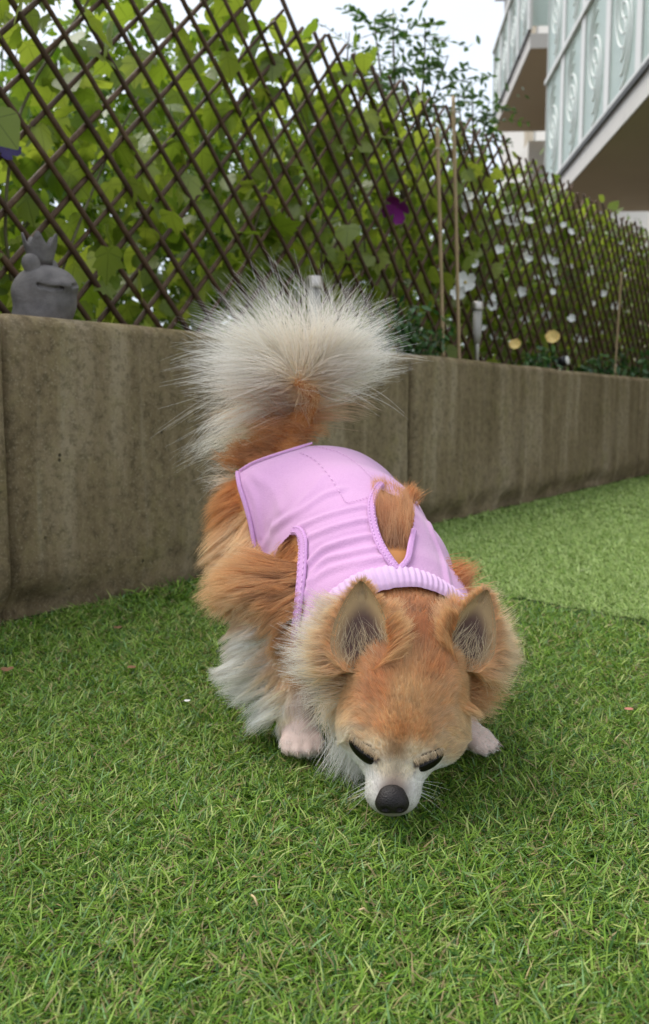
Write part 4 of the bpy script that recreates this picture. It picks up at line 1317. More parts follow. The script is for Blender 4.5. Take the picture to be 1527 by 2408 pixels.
notrim = ~(rim | tear)
isH, isN = BT == HEAD, BT == NECK
FUR = True
long_ = FIELD[:, 2] > .016
# ------------------------------------------------------------------ pink recovery suit
def m_fabric():
    t = NT('pink_mesh_fabric'); uv = t.attr('rest', 'Vector')
    sc = 900.0
    ck = t.n('TexVoronoi', {'Vector': uv, 'Scale': sc * .62}).outputs['Distance']
    big = t.noise(uv, 14, 3)
    c = t.mix(big, (.66, .345, .610), (.73, .42, .68))
    c = t.mix(t.math('MULTIPLY', t.ramp(ck, [(.25, (0, 0, 0)), (.6, (1, 1, 1))]), .22), c, (.53, .25, .50))
    d = t.bsdf(c, .75, t.bump(t.math('ADD', ck, t.math('MULTIPLY', t.noise(uv, 60, 3), 1.5)), .22, .0012), .2, **{'Sheen Weight': .35, 'Sheen Roughness': .5})
    tr = t.n('BsdfTranslucent', {'Color': (.60, .36, .60, 1)}).outputs['BSDF']
    return t.surf(t.n('MixShader', {0: .12, 1: d, 2: tr}).outputs[0])
def m_trim():
    t = NT('pink_knit_trim'); v = t.obj()
    c = t.mix(t.noise(v, 350, 2), (.50, .25, .50), (.64, .37, .64))
    return t.surf(t.bsdf(c, .8, t.bump(t.n('TexVoronoi', {'Vector': v, 'Scale': 700.0}).outputs['Distance'], .5, .001), .15))
M_FAB, M_TRIM = m_fabric(), m_trim()

def in_poly(P, poly):
    poly = np.array(poly, float); x, y = P[:, 0], P[:, 1]; c = np.zeros(len(P), bool)
    j = len(poly) - 1
    for i in range(len(poly)):
        xi, yi = poly[i]; xj, yj = poly[j]
        c ^= ((yi > y) != (yj > y)) & (x < (xj - xi) * (y - yi) / (yj - yi + 1e-12) + xi); j = i
    return c

SH = SDF(np.array([-.16, .74, .02]), np.array([.17, 1.16, .32]), .0021)
for p, k, t in prims:
    if t in (TORSO, NECK): SH.add(p, k)
SH.add(cone(L1[0], L1[1], .040, .030), .03)
SH.add(cone(R1[0], R1[1], .044, .034), .03)
SH.add(cone(H1[0], H1[1], .050, .03), .03); SH.add(cone(H2[0], H2[1], .050, .03), .03)
SV, SQ = SH.mesh(.0052); SV = smooth_mesh(SV, SQ, 3, .5)
SN = vert_normals(SV, SQ); SP = proj(SV)

def smooth_line(pts, n=60):
    p = np.array(pts, float); t = np.linspace(0, len(p) - 1, n); i = np.clip(t.astype(int), 0, len(p) - 2); f = (t - i)[:, None]
    p0 = p[np.clip(i - 1, 0, len(p) - 1)]; p1 = p[i]; p2 = p[i + 1]; p3 = p[np.clip(i + 2, 0, len(p) - 1)]
    return .5 * ((2 * p1) + (-p0 + p2) * f + (2 * p0 - 5 * p1 + 4 * p2 - p3) * f ** 2 + (-p0 + 3 * p1 - 3 * p2 + p3) * f ** 3)

_front = (np.sum(SN * (SV - CO), 1) < 0)
_fi = np.where(_front)[0]
def drop_on(pts, n=60, lift=.0, nearest=True):
    """drop a line drawn over the suit onto its surface"""
    L = smooth_line(pts, n); out = []; nn = []
    for q in L:
        d = np.linalg.norm(SP[_fi] - q, axis=1); k = np.argsort(d)[:6]
        k = k[np.argsort(SV[_fi[k], 1])[:4]] if nearest else k[:4]
        w = 1 / (d[k] + 1)
        dep = (w * (SV[_fi[k], 1])).sum() / w.sum()
        p = at(q[0], q[1], dep); nv = SN[_fi[k]].mean(0); nv /= np.linalg.norm(nv)
        out.append(p); nn.append(nv)
    out, nn = np.array(out), np.array(nn)
    for _ in range(3):
        out[1:-1] = .5 * out[1:-1] + .25 * (out[:-2] + out[2:]); nn[1:-1] = .5 * nn[1:-1] + .25 * (nn[:-2] + nn[2:])
    nn /= np.linalg.norm(nn, axis=1)[:, None]
    return out + nn * lift, nn

# folds
FOLDS = [([(640,1240),(700,1205),(760,1165),(800,1150)], .0016, .0050), ([(700,1240),(760,1215),(830,1195),(872,1190)], .0022, .0042), ([(725,1262),(780,1240),(850,1222),(882,1222)], .0018, .0040),
         ([(728,1320),(760,1290),(810,1272),(870,1260),(890,1262)], .0026, .0042), ([(725,1365),(760,1318),(820,1300),(895,1285)], .0018, .004), ([(700,1420),(740,1360),(800,1330),(905,1310)], .0016, .0045),
         ([(620,1280),(650,1240),(700,1190),(760,1120)], .0010, .006), ([(575,1130),(600,1180),(612,1260)], .0010, .004), ([(590,1115),(640,1150),(660,1200)], .0008, .006),
         ([(1010,1230),(1045,1320),(1062,1400)], .0016, .0035), ([(960,1350),(1000,1380),(1030,1420)], .0010, .004)]
disp = np.zeros(len(SV))
for pts, amp, w in FOLDS:
    L, _ = drop_on(pts, 40)
    d = np.full(len(SV), 9.0)
    for q in L: d = np.minimum(d, np.linalg.norm(SV - q, axis=1))
    disp += 1.05 * amp * (np.exp(-(d / w) ** 2) - .35 * np.exp(-((d - 1.9 * w) / w) ** 2))
disp += .0007 * (vnoise(SV + 3, 45) - .5) + .0014 * (vnoise(SV + 8, 18) - .5)
SV2 = SV + SN * disp[:, None]

cn = np.array([.10, -.96, -.30]); cn /= np.linalg.norm(cn)
cc = np.array([.072, .800, .112])
KEEP = [(728,1030),(900,980),(1200,1100),(1200,1500),(1090,1520),(960,1520),(860,1540),(770,1560),(692,1560),(690,1490),(694,1420),(699,1340),(702,1290),(698,1262),(688,1250),(655,1285),(640,1330),(608,1330),(598,1290),(588,1240),(572,1175),(556,1122),(556,1108),(600,1086),(660,1066)]
HOLE = [(895,1150),(883,1178),(884,1215),(894,1262),(912,1300),(938,1336),(952,1318),(962,1285),(972,1240),(974,1205),(966,1188),(935,1168)]
fc_ = SV[SQ].mean(1); fp_ = proj(fc_); ff = _front[SQ].all(1)
ax_ = (T4 - T1) / np.linalg.norm(T4 - T1)
u_ = (fc_ - T1) @ ax_
keep = np.where(ff, in_poly(fp_, KEEP) & ~in_poly(fp_, HOLE), (u_ > -.03) & (u_ < .225) & (fc_[:, 2] > .06))
keep &= u_ < .29
keep &= ((fc_ - cc) @ cn) < -.001
SQk = SQ[keep]; used, inv = np.unique(SQk, return_inverse=True)
suit_me = mesh_np('suit', SV2[used], inv.reshape(-1, 4), True)
ra = suit_me.attributes.new('rest', 'FLOAT_VECTOR', 'POINT'); ra.data.foreach_set('vector', SV2[used].astype(np.float32).ravel())
suit = link('suit', suit_me, M_FAB, dog); suit['label'] = 'pale pink mesh recovery suit'

def band(name, pts, width, lift=.0018, n=70, th=.0016, stitch=True, taper=True, nearest=True):
    """a flat knitted band lying on the suit along a line"""
    L, N = drop_on(pts, n, lift, nearest)
    T = np.gradient(L, axis=0); T /= np.linalg.norm(T, axis=1)[:, None]
    B = np.cross(T, N); B /= np.linalg.norm(B, axis=1)[:, None]
    w = np.full(n, width / 2)
    if taper: e = np.minimum(np.arange(n), n - 1 - np.arange(n)) / 5; w *= np.clip(.45 + e, 0, 1)
    prof = [(-1, -.5), (-.95, .6), (-.5, 1.0), (0, .8), (.5, 1.0), (.95, .6), (1, -.5)]
    V = np.stack([L + B * (w * a)[:, None] + N * th * b for a, b in prof], 1); k = len(prof)
    V = V.reshape(-1, 3); i, j = np.meshgrid(np.arange(n - 1), np.arange(k - 1), indexing='ij')
    q = np.stack([i*k+j, i*k+j+1, (i+1)*k+j+1, (i+1)*k+j], -1).reshape(-1, 4)
    o = link(name, mesh_np(name, V, q), M_TRIM, suit)
    if stitch:
        parts_ = []
        for a in (-.55, .55):
            for s0 in range(1, n - 3, 2):
                seg = np.stack([L[s0] + B[s0] * w[s0] * a + N[s0] * th * 1.25, L[s0 + 1] + B[s0 + 1] * w[s0 + 1] * a * 1.02 + N[s0 + 1] * th * 1.25])
                parts_.append(tube(seg, .00042, 4))
        Vs, Fs = join_parts(parts_); tag(link('stitching', mesh_np('stitching', Vs, Fs), M_STITCH, suit), kind='stuff')
    return o
M_STITCH = simple_mat('pink_thread', (.78, .48, .74), .7, var=.1)
band('armhole_trim', [(694,1528),(699,1470),(708,1390),(715,1310),(716,1275),(706,1252),(690,1250)], .0100)
band('armhole_trim', [(897,1140),(886,1152),(874,1185),(876,1225),(889,1272),(910,1310),(934,1342)], .0082)
band('armhole_trim', [(938,1342),(958,1318),(966,1280),(972,1248)], .0060, stitch=False)
band('hem_trim', [(560,1112),(566,1146),(580,1190),(592,1235),(602,1290)], .0050, stitch=False, nearest=False)
band('hem_trim', [(566,1110),(600,1090),(660,1069),(735,1046)], .0024, stitch=False, nearest=False).data.materials[0] = simple_mat('pink_edge', (.69, .38, .645), .8, .15, var=.05)
def stitch_line(pts, n=46, r=.00045):
    L, N = drop_on(pts, n, .0009); parts_ = []
    for s0 in range(0, n - 1, 2): parts_.append(tube(L[s0:s0 + 2], r, 4))
    V, Fs = join_parts(parts_); tag(link('stitching', mesh_np('stitching', V, Fs), M_STITCH, suit), kind='stuff')
stitch_line([(706,1066),(740,1082),(775,1120),(800,1160),(814,1182),(832,1180),(862,1172),(885,1160)], 60)
stitch_line([(740,1050),(800,1066),(850,1100),(888,1140)], 50)
# ribbed collar round the neck
cu = np.array([0, 0, 1.]) - cn * cn[2]; cu /= np.linalg.norm(cu); cr = np.cross(cu, cn)
nr_, nt = 432, 14
a = np.linspace(0, 2 * np.pi, nr_, endpoint=False)
rib = .0006 * np.cos(a * 72)
dirs = np.cos(a)[:, None] * cr + np.sin(a)[:, None] * cu
def neck_radius(off):
    rs = np.linspace(.02, .095, 76)
    P = (cc + cn * off)[None, None] + dirs[:, None] * rs[None, :, None]
    I = np.clip(np.round((P - SH.lo) / SH.h).astype(int), 0, SH.n - 1)
    v = SH.f[I[..., 0], I[..., 1], I[..., 2]] - .0052
    r = rs[np.argmax(v > 0, axis=1)]
    for _ in range(12): r = .5 * r + .25 * (np.roll(r, 1) + np.roll(r, -1))
    return r
r0, r1 = neck_radius(-.012), neck_radius(.012)
Vc = []
for i in range(nt):
    t = i / (nt - 1)
    r = r0 * (1 - t) + r1 * t + .0012 + .0030 * math.sin(t * math.pi) + (rib if 0 < i < nt - 1 else 0) - (.002 if i in (0, nt - 1) else 0)
    Vc.append(cc + cn * (-.013 + .025 * t) + dirs * r[:, None])
Vc = np.array(Vc).reshape(-1, 3); i, j = np.meshgrid(np.arange(nt - 1), np.arange(nr_), indexing='ij')
q = np.stack([i*nr_+j, i*nr_+(j+1)%nr_, (i+1)*nr_+(j+1)%nr_, (i+1)*nr_+j], -1).reshape(-1, 4)
def m_rib():
    t = NT('pink_rib_knit'); v = t.obj()
    c = t.mix(t.noise(v, 90, 3), (.60, .38, .60), (.70, .50, .70))
    return t.surf(t.bsdf(c, .8, t.bump(t.noise(v, 900, 2), .3, .0006), .15))
col_o = link('collar', mesh_np('collar', Vc, q), m_rib(), suit); col_o['label'] = 'ribbed pink knit collar'

# ------------------------------------------------------------------ ears
def make_ear(base, tip, wdir, open_dir, width, cup, name='ear'):
    base, tip = np.array(base), np.array(tip)
    ax = tip - base; Ln = np.linalg.norm(ax); ax /= Ln
    od = np.array(open_dir, float); od -= ax * (od @ ax); od /= np.linalg.norm(od)
    wd = np.cross(ax, od);
    if wd @ np.array(wdir) < 0: wd = -wd
    nv, nu = 22, 17
    Vf, Vb = [], []
    for i in range(nv):
        t = i / (nv - 1)
        w = width / 2 * (math.sin(min(1, (t + .16) / .48) * math.pi / 2) if t < .32 else 1) * (1 - max(0, (t - .30) / .70) ** 1.7) ** .85 + .0006
        for j in range(nu):
            u = -1 + 2 * j / (nu - 1)
            depth = cup * (1 - t * .65) * (1 - u * u) - .004 * t * t
            c = base + ax * Ln * t + wd * w * u - od * depth
            th = .0016 * (1 - u ** 4) * (1 - .6 * t) + .0004
            Vf.append(c + od * th * .5); Vb.append(c - od * th)
    Vf, Vb = np.array(Vf), np.array(Vb); n = nv * nu
    i, j = np.meshgrid(np.arange(nv - 1), np.arange(nu - 1), indexing='ij')
    q = np.stack([i*nu+j, i*nu+j+1, (i+1)*nu+j+1, (i+1)*nu+j], -1).reshape(-1, 4)
    e = []
    ed = [k * nu for k in range(nv)] + [(nv - 1) * nu + k for k in range(1, nu)] + [k * nu + nu - 1 for k in range(nv - 2, -1, -1)]
    ed = np.array(ed); s = np.stack([ed[:-1], ed[1:], ed[1:] + n, ed[:-1] + n], -1)
    V = np.concatenate([Vf, Vb]); Q = np.concatenate([q, q[:, ::-1] + n, s[:, ::-1]])
    tt_ = np.repeat(np.linspace(0, 1, nv), nu); uu = np.tile(np.linspace(-1, 1, nu), nv)
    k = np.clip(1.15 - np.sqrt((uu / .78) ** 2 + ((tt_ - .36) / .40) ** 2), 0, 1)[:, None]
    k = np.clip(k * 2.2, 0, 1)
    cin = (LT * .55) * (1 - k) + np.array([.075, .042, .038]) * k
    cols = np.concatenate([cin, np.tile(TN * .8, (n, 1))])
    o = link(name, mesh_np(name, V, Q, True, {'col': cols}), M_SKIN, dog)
    return o, Vf.reshape(nv, nu, 3), Vb.reshape(nv, nu, 3), ax, wd, od, Ln
EARL = make_ear(at(846, 1578, .700), at(852, 1368, .732), (1, 0, 0), (-.28, -.93, .25), .050, .015)
EARR = make_ear(at(1096, 1572, .716), at(1140, 1388, .744), (1, 0, 0), (.36, -.89, .25), .044, .014)
def ear_fur(E, side, seed):
    o, Vf, Vb, ax, wd, od, Ln = E; rg = np.random.default_rng(seed)
    nv, nu = Vf.shape[:2]
    def pick(G, n, tlo, thi, ulo, uhi):
        t = rg.uniform(tlo, thi, n); u = rg.uniform(ulo, uhi, n)
        a, b = t * (nv - 1), (u + 1) / 2 * (nu - 1)
        i, j = np.clip(a.astype(int), 0, nv - 2), np.clip(b.astype(int), 0, nu - 2); f, g = (a - i)[:, None], (b - j)[:, None]
        return (G[i, j] * (1 - f) * (1 - g) + G[i + 1, j] * f * (1 - g) + G[i, j + 1] * (1 - f) * g + G[i + 1, j + 1] * f * g), t, u
    rep = lambda c, n: np.tile(np.asarray(c)[None], (n, 1))
    # back and rim, short
    n = 5200; p, t, u = pick(Vb, n, 0, 1, -1, 1)
    hair_object('ear_fur', p, ax * .8 - od * .45 + wd * (u * .5)[:, None] + rg.normal(0, .15, (n, 3)), rg.uniform(.005, .011, n) * (1.2 - .5 * t), rep(O_, n), rep(TN, n), np.full(n, .00022), None, 5, .05, .3, 300, seed)
    # inside rim, short pale velvet
    n = 2600; p, t, u = pick(Vf, n, .05, .99, -1, 1); k = (np.abs(u) > .70 + .25 * rg.random(n)) | (t > .78 + .1 * rg.random(n)); p, t, u = p[k], t[k], u[k]; n = len(p)
    hair_object('ear_fur', p, ax * .9 + od * .25 + wd * (u * .3)[:, None] + rg.normal(0, .12, (n, 3)), rg.uniform(.004, .008, n), rep(LT * .7, n), rep(LT * .85, n), np.full(n, .0002), None, 5, .04, .3, 200, seed + 1)
    # wisps inside from the base and the front edge
    n = 120; p, t, u = pick(Vf, n, .02, .40, -.9, .9)
    hair_object('ear_wisps', p, ax * .8 - wd * (u * .5)[:, None] + od * .35 + rg.normal(0, .18, (n, 3)), rg.uniform(.010, .024, n), rep(CR * .8, n), rep(CR, n), np.full(n, .00020), rg.normal(0, .3, (n, 3)), 7, .12, .5, 34, seed + 2)
    # outer fringe: long hair streaming off the outer edge and base
    n = 1700; p, t, u = pick(Vb, n, -.0, .72, .80, 1.0) if side > 0 else pick(Vb, n, 0, .72, -1.0, -.80)
    hair_object('ear_fringe', p, wd * side * 1.0 + ax * (.25 * (t[:, None] * 2 - .6)) - od * .1 + rg.normal(0, .16, (n, 3)), rg.uniform(.016, .036, n) * (1.15 - t), rep(TN, n), rep(CR, n), np.full(n, .00024), np.tile([[0, .0, .12]], (n, 1)) + rg.normal(0, .15, (n, 3)), 7, .10, .65, 70, seed + 3)
    n = 500; p, t, u = pick(Vb, n, 0, .10, -1.0, 1.0)
    hair_object('ear_fringe', p + od * .002, ax * .55 + wd * side * .6 + od * .35 + rg.normal(0, .22, (n, 3)), rg.uniform(.006, .012, n), rep(TN, n), rep(LT, n), np.full(n, .00022), None, 6, .08, .4, 80, seed + 5)
    n = 1500; p, t, u = pick(Vf, n, .0, .97, -1, 1); k = np.abs(u) > .86; u = np.where(k, u, np.sign(u) * rg.uniform(.86, 1, n))
    a_, b_ = t * (nv - 1), (u + 1) / 2 * (nu - 1); i_, j_ = np.clip(a_.astype(int), 0, nv - 2), np.clip(np.round(b_).astype(int), 0, nu - 1); p = Vf[i_, j_] * (1 - (a_ - i_))[:, None] + Vf[i_ + 1, j_] * (a_ - i_)[:, None]
    hair_object('ear_fur', p, wd * (np.sign(u) * .8)[:, None] + od * .25 + ax * .55 + rg.normal(0, .2, (n, 3)), rg.uniform(.005, .013, n) * (1.3 - .7 * t), rep(TN, n), rep(LT, n), np.full(n, .0002), None, 6, .06, .5, 120, seed + 6)
    n = 900; t = rg.uniform(0, .55, n); i_ = (t * (nv - 1)).astype(int); p = Vf[i_, 0 if side > 0 else nu - 1] + rg.normal(0, .0012, (n, 3))
    hair_object('ear_fringe', p, -wd * side * .75 + ax * .55 + od * .35 + rg.normal(0, .16, (n, 3)), rg.uniform(.012, .026, n) * (1.2 - t), rep(O_, n), rep(LT, n), np.full(n, .00022), np.tile(-wd[None] * side * .3, (n, 1)) + rg.normal(0, .12, (n, 3)), 7, .08, .55, 60, seed + 7)
    # inner side: thick tan hair at the ear's inner base running onto the crown
    n = 2600; p, t, u = pick(Vb, n, -.0, .62, .45, 1.0) if side < 0 else pick(Vb, n, 0, .62, -1.0, -.45)
    hair_object('ear_fringe', p, -wd * side * .55 + ax * .75 - od * .2 + rg.normal(0, .16, (n, 3)), rg.uniform(.012, .034, n) * (1.2 - t * .8), rep(O_, n), rep(LT, n), np.full(n, .00024), None, 6, .08, .5, 90, seed + 4)
ear_fur(EARL, -1, 71); ear_fur(EARR, 1, 81)

# ------------------------------------------------------------------ eyes, nose, claws, whiskers
def uvball(c, r, M=None, n=24, m=16):
    th = np.linspace(0, np.pi, m); a = np.linspace(0, 2 * np.pi, n, endpoint=False)
    P = np.stack([np.sin(th)[:, None] * np.cos(a), np.sin(th)[:, None] * np.sin(a), np.repeat(np.cos(th)[:, None], n, 1)], -1).reshape(-1, 3) * np.asarray(r)
    if M is not None: P = P @ np.asarray(M)
    i, j = np.meshgrid(np.arange(m - 1), np.arange(n), indexing='ij')
    q = np.stack([i*n+j, (i+1)*n+j, (i+1)*n+(j+1)%n, i*n+(j+1)%n], -1).reshape(-1, 4)
    return P + c, q
t_ = NT('dark_eye'); M_EYE = t_.surf(t_.bsdf((.006, .004, .003), .22, None, .22))
for (px, py, Y, ax, la) in ((858, 1767, .6775, (.80, .60), .0150), (1007, 1787, .6845, (.88, -.40), .0142)):
    ax = np.array(ax) / np.hypot(*ax)
    X_ = ax[0] * CAM_R - ax[1] * CAM_U; Fw = np.array([0, CT, -ST]); Y_ = np.cross(X_, Fw)
    sx = -1 if px < 930 else 1
    nb_ = np.linalg.norm(BP - [px, py], axis=1) < 9; Y = BV[nb_ & front][:, 1].min() - .0005
    V, q = uvball(np.zeros(3), np.array([la, .0068, .0090]))
    V = V[:, :1] * (X_ + Fw * .35 * np.sign(X_[0]) * sx) + V[:, 1:2] * Y_ + V[:, 2:] * Fw + at(px, py, Y + .0068)
    link('eye', mesh_np('eye', V, q), M_EYE, dog)
def m_nose():
    t = NT('nose_leather'); v = t.obj()
    c = t.mix(t.noise(v, 120, 3), (.006, .005, .005), (.022, .016, .016))
    return t.surf(t.bsdf(c, .48, t.bump(t.n('TexVoronoi', {'Vector': v, 'Scale': 900.0}).outputs['Distance'], .5, .0008), .3))
NO = at(923, 1884, .6420); nk = .90
f = SDF(NO - .03, NO + .03, .0008)
f.add(ell(NO, np.array((.0115, .0092, .0092)) * nk), .004)
for s_ in (-1, 1): f.add(ball(NO + np.array([s_ * .0070, .002, -.003]) * nk, .0072 * nk), .005)
f.add(ell(NO + np.array([0, .004, .006]) * nk, np.array((.0095, .006, .006)) * nk), .006)
for s_ in (-1, 1): f.add(ell(NO + np.array([s_ * .0062, -.0075, -.0045]) * nk, np.array((.0030, .0045, .0020)) * nk), .002, sub=True)
f.add(cone(NO + np.array([0, -.0105, -.001]) * nk, NO + np.array([0, -.008, -.012]) * nk, .0006, .0006), .001, sub=True)
V, Q = f.mesh(); V = smooth_mesh(V, Q, 1); link('nose', mesh_np('nose', V, Q), m_nose(), dog)
M_CLAW = simple_mat('claw', (.32, .25, .20), .4)
for (c, d, s) in (paw1, paw2):
    for o, l in ((-1.55, .80), (-.55, 1.0), (.55, 1.0), (1.55, .80)):
        b = c + s * o * .0078 * 1.2 + d * .024 * l + np.array([0, 0, -.0045])
        V, Fs = tube(np.array([b + d * .003, b + d * .006 + [0, 0, .0005], b + d * .0095 - [0, 0, .002]]), [.0014, .0011, .0003], 6)
        link('claw', mesh_np('claw', V, Fs), M_CLAW, dog)

# ------------------------------------------------------------------ fur calls
short_face = (isH | (BT == MUZ)) & notrim
ahead = lambda p: ((p - cc) @ cn) > .010
if FUR:
    fur('face_fur', short_face & ~long_, 70000, 201, .00015, .03, 5000, .25, .06, 5, -.05)
    fur('ruff_fur', (isH | isN) & long_ & notrim, 22000, 202, .00024, .06, 620, .72, .09, 8, -.10, 1.0, ahead)
    fur('neck_fur', isN & ~long_, 9000, 203, .0002, .05, 500, .5, .10, sel=ahead)
    fl = BT == FLEG
    fur('foreleg_fur', fl & (FIELD[:, 2] > .020), 22000, 204, .00024, .06, 520, .72, .09, 8, -.18)
    fur('foreleg_fur', fl & (FIELD[:, 2] <= .020), 8000, 205, .00018, .04, 500, .4, .12)
    fur('paw_fur', paw_m, 12000, 206, .00017, .03, 900, .4, .08, 4, -.02)
    fur('thigh_fur', BT == HLEG, 22000, 207, .00024, .08, 460, .72, .10, 8, -.25)
    # torso fur only where the suit leaves it bare
    def bare(p):
        q = proj(p); f_ = p[:, 1] < 2
        return in_poly(q, [(880,1160),(893,1150),(935,1160),(972,1190),(978,1235),(966,1290),(940,1338),(905,1295),(884,1235)]) & (p[:, 2] > .14)
    fur('shoulder_fur', BT == TORSO, 60000, 208, .00022, .05, 150, .45, .08, 8, .02, 1.0, bare)
    def bare2(p):
        q = proj(p); return in_poly(q, [(545,1095),(600,1075),(735,1035),(735,1048),(660,1072),(600,1092),(560,1112),(570,1180),(598,1290),(606,1330),(520,1330),(500,1150)]) | in_poly(q, [(640,1290),(688,1252),(702,1300),(696,1400),(690,1530),(600,1600),(560,1500),(600,1340)])
    fur('flank_fur', BT == TORSO, 40000, 209, .00024, .08, 200, .6, .14, 7, -.2, 1.0, bare2)
    # right-hand contour tufts pushed out at the edge of the suit
    rg = np.random.default_rng(5)
    def tuft(name, a, b, n, d, L, c0, c1, seed, sp=.006):
        u = rg.random((n, 1)); p = a + (b - a) * u + rg.normal(0, sp, (n, 3))
        hair_object(name, p, np.tile([d], (n, 1)) + rg.normal(0, .22, (n, 3)), rg.uniform(.5, 1.1, n) * L, np.tile(c0, (n, 1)), np.tile(c1, (n, 1)), np.full(n, .00024), rg.normal(0, .1, (n, 3)), 7, .08, .6, max(6, n // 45), seed)
    tuft('shoulder_tuft', at(1066, 1345, .85), at(1082, 1420, .83), 900, (.75, .1, .35), .020, O_, TN, 301)
    tuft('shoulder_tuft', at(952, 1172, .95), at(962, 1190, .94), 420, (.5, .1, .75), .020, O_, TN, 302, .004)
    # cheek ruffs streaming out behind the ears
    for k, (py, dz, L_, n_) in enumerate(((1455, .42, .036, 500), (1495, .22, .044, 800), (1540, .05, .052, 1000), (1575, -.03, .050, 900), (1605, -.15, .042, 500))):
        tuft('ruff_fur', at(812 + .1 * abs(1540 - py), py - 18, .752 - k * .004), at(808 + .1 * abs(1540 - py), py + 18, .748 - k * .004), int(n_ * .6), (-1, .05, dz), L_, LT, WH * .97, 310 + k, .007)
    for k, (py, dz, L_, n_) in enumerate(((1440, .30, .030, 350), (1490, .22, .036, 600), (1540, .06, .036, 800), (1590, -.08, .036, 700), (1632, -.22, .032, 500))):
        tuft('ruff_fur', at(1108, py - 18, .765 - k * .004), at(1104 - k * 3, py + 18, .761 - k * .004), n_, (1, .05, dz), L_, TN, CR if k < 3 else LT, 320 + k, .007)
    # chest bib in front of the near foreleg
    tuft('chest_fur', at(805, 1600, .775), at(800, 1690, .765), 800, (-.45, -.15, -.85), .032, CR, WH, 303, .008)
    tuft('chest_fur', at(830, 1700, .765), at(860, 1760, .750), 1100, (-.35, -.1, -.9), .034, WH, WH, 304, .009)

    # tail plume
    n = 9000
    u = np.clip(rg.beta(1.5, 1.1, n) * .98 + .02, 0, 1) * (len(TC) - 1)
    i = np.clip(u.astype(int), 0, len(TC) - 2); p = TC[i] + (TC[i + 1] - TC[i]) * (u - i)[:, None]
    uu = u / (len(TC) - 1)
    ang = rg.uniform(-np.pi, np.pi, n)
    # fan directions: image-plane angle (0 = right, 90 = up) avoiding straight down
    mk = rg.random(n)
    fan = np.radians(np.where(mk < .46, rg.normal(160, 30, n), np.where(mk < .80, rg.normal(22, 24, n), rg.normal(90, 34, n))))
    toward = rg.normal(-.10, .42, n)
    fd = np.cos(fan)[:, None] * CAM_R + np.sin(fan)[:, None] * CAM_U + toward[:, None] * np.array([0, 1., 0])
    fd /= np.linalg.norm(fd, axis=1)[:, None]
    d = fd * .75 + np.array([0, 0, .48]); d /= np.linalg.norm(d, axis=1)[:, None]
    L = (.092 + .046 * uu) * rg.uniform(.66, 1.12, n)
    facing = np.clip(-fd[:, 1], 0, 1)
    L *= 1 - .45 * facing
    L *= np.where(np.degrees(fan) < 5, .80, 1.0)
    L *= np.where(uu < .25, .55, 1.0)
    bend = fd * .55 + np.array([[0, .0, -.62]]) + rg.normal(0, .10, (n, 3))
    w = np.clip((uu - .20) / .30, 0, 1)[:, None]
    c0 = O_ * (1 - w) + (CR * .7 + WH * .3) * w
    c1 = TN * (1 - np.clip(w * 1.8, 0, 1)) + WH * np.clip(w * 1.8, 0, 1)
    hair_object('tail_fur', p + d * .004, d, L, c0, c1, rg.uniform(.00020, .00030, n), bend, 10, .085, .88, 120, 401, 2.0)
    # loose undercoat puff close to the tail
    n = 3000; u = rg.random(n) * (len(TC) - 1); i = np.clip(u.astype(int), 0, len(TC) - 2); p = TC[i] + (TC[i + 1] - TC[i]) * (u - i)[:, None]; uu = u / (len(TC) - 1)
    d = rg.normal(0, 1, (n, 3)); d[:, 2] = d[:, 2] * .8 + .25; d /= np.linalg.norm(d, axis=1)[:, None]
    w = np.clip((uu - .35) / .35, 0, 1)[:, None]
    hair_object('tail_fur', p + d * .004, d, rg.uniform(.016, .038, n), O_ * (1 - w) + LT * w, TN * (1 - w) + CR * w, np.full(n, .00024), rg.normal(0, .2, (n, 3)) - [[0, 0, .15]], 7, .12, .5, 260, 402)
    # long white wisps drooping behind the tail on its far side
    n = 520; p = np.tile(at(640, 1000, 1.14), (n, 1)) + rg.normal(0, .012, (n, 3)) * [1.5, 1, 1.8]
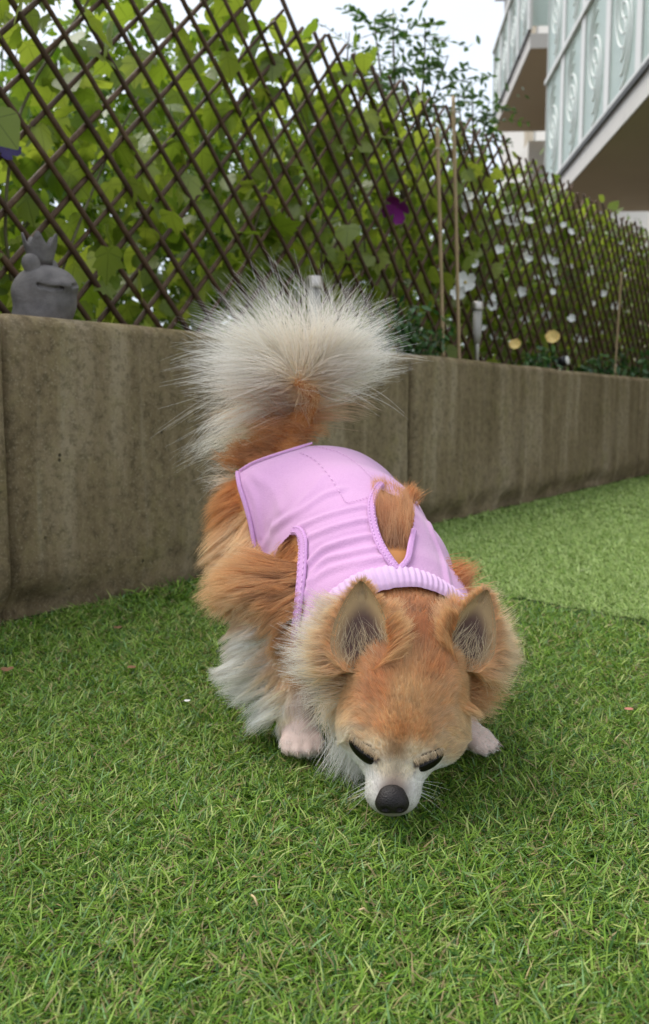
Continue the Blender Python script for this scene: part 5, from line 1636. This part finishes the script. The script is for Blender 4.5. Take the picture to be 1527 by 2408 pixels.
    d = np.tile([[-1., .05, .1]], (n, 1)) + rg.normal(0, .14, (n, 3))
    hair_object('tail_fur', p, d, rg.uniform(.055, .095, n), np.tile(CR, (n, 1)), np.tile(WH, (n, 1)), np.full(n, .00028), np.tile([[.0, 0, -.9]], (n, 1)) + rg.normal(0, .15, (n, 3)), 9, .06, .75, 26, 403)
    # rump hair under the tail
    tuft('rump_fur', at(560, 1085, 1.09), at(720, 1030, 1.11), 2600, (-.55, -.25, .15), .028, ORB, TN, 404, .010)
    tuft('rump_fur', at(555, 1120, 1.08), at(560, 1140, 1.07), 90, (-1, 0, .12), .045, LT, WH, 405, .006)
    # short lashes and brow hair hanging over the upper half of each eye
    for (a0, a1, Y0, sd_) in (((826, 1728), (892, 1776), .672, 411), ((1044, 1760), (976, 1786), .678, 412)):
        m_ = 420; q_ = np.array(a0) + (np.array(a1) - np.array(a0)) * rg.random((m_, 1)) + rg.normal(0, 2.0, (m_, 2))
        nbv = [BV[np.linalg.norm(BP - c_, axis=1) < 14] for c_ in q_]
        yy = np.array([b_[:, 1].min() if len(b_) else Y0 for b_ in nbv])
        p = np.stack([at(c_[0], c_[1], y_ - .0012) for c_, y_ in zip(q_, yy)])
        sg = -1 if a0[0] < 930 else 1
        hair_object('brow_fur', p, np.tile([[sg * .35, -.55, -.75]], (m_, 1)) + rg.normal(0, .15, (m_, 3)), rg.uniform(.0025, .0055, m_), np.tile(CR * .8, (m_, 1)), np.tile(LT * .6, (m_, 1)), np.full(m_, .00016), None, 5, .03, .3, 60, sd_)
    # whiskers and stray hairs
    n = 26; sgn = rg.choice([-1, 1], n)
    p = np.stack([at(922 + s_ * rg.uniform(30, 58), 1850 + rg.uniform(-14, 18), .660) for s_ in sgn])
    hair_object('whiskers', p, np.stack([sgn * rg.uniform(.5, 1, n), rg.uniform(-.3, .2, n), rg.uniform(-.5, .1, n)], -1), rg.uniform(.012, .03, n), np.tile(WH, (n, 1)), np.tile(WH, (n, 1)), np.full(n, .00013), np.tile([[0, 0, -.3]], (n, 1)), 7, .02, seed=406)
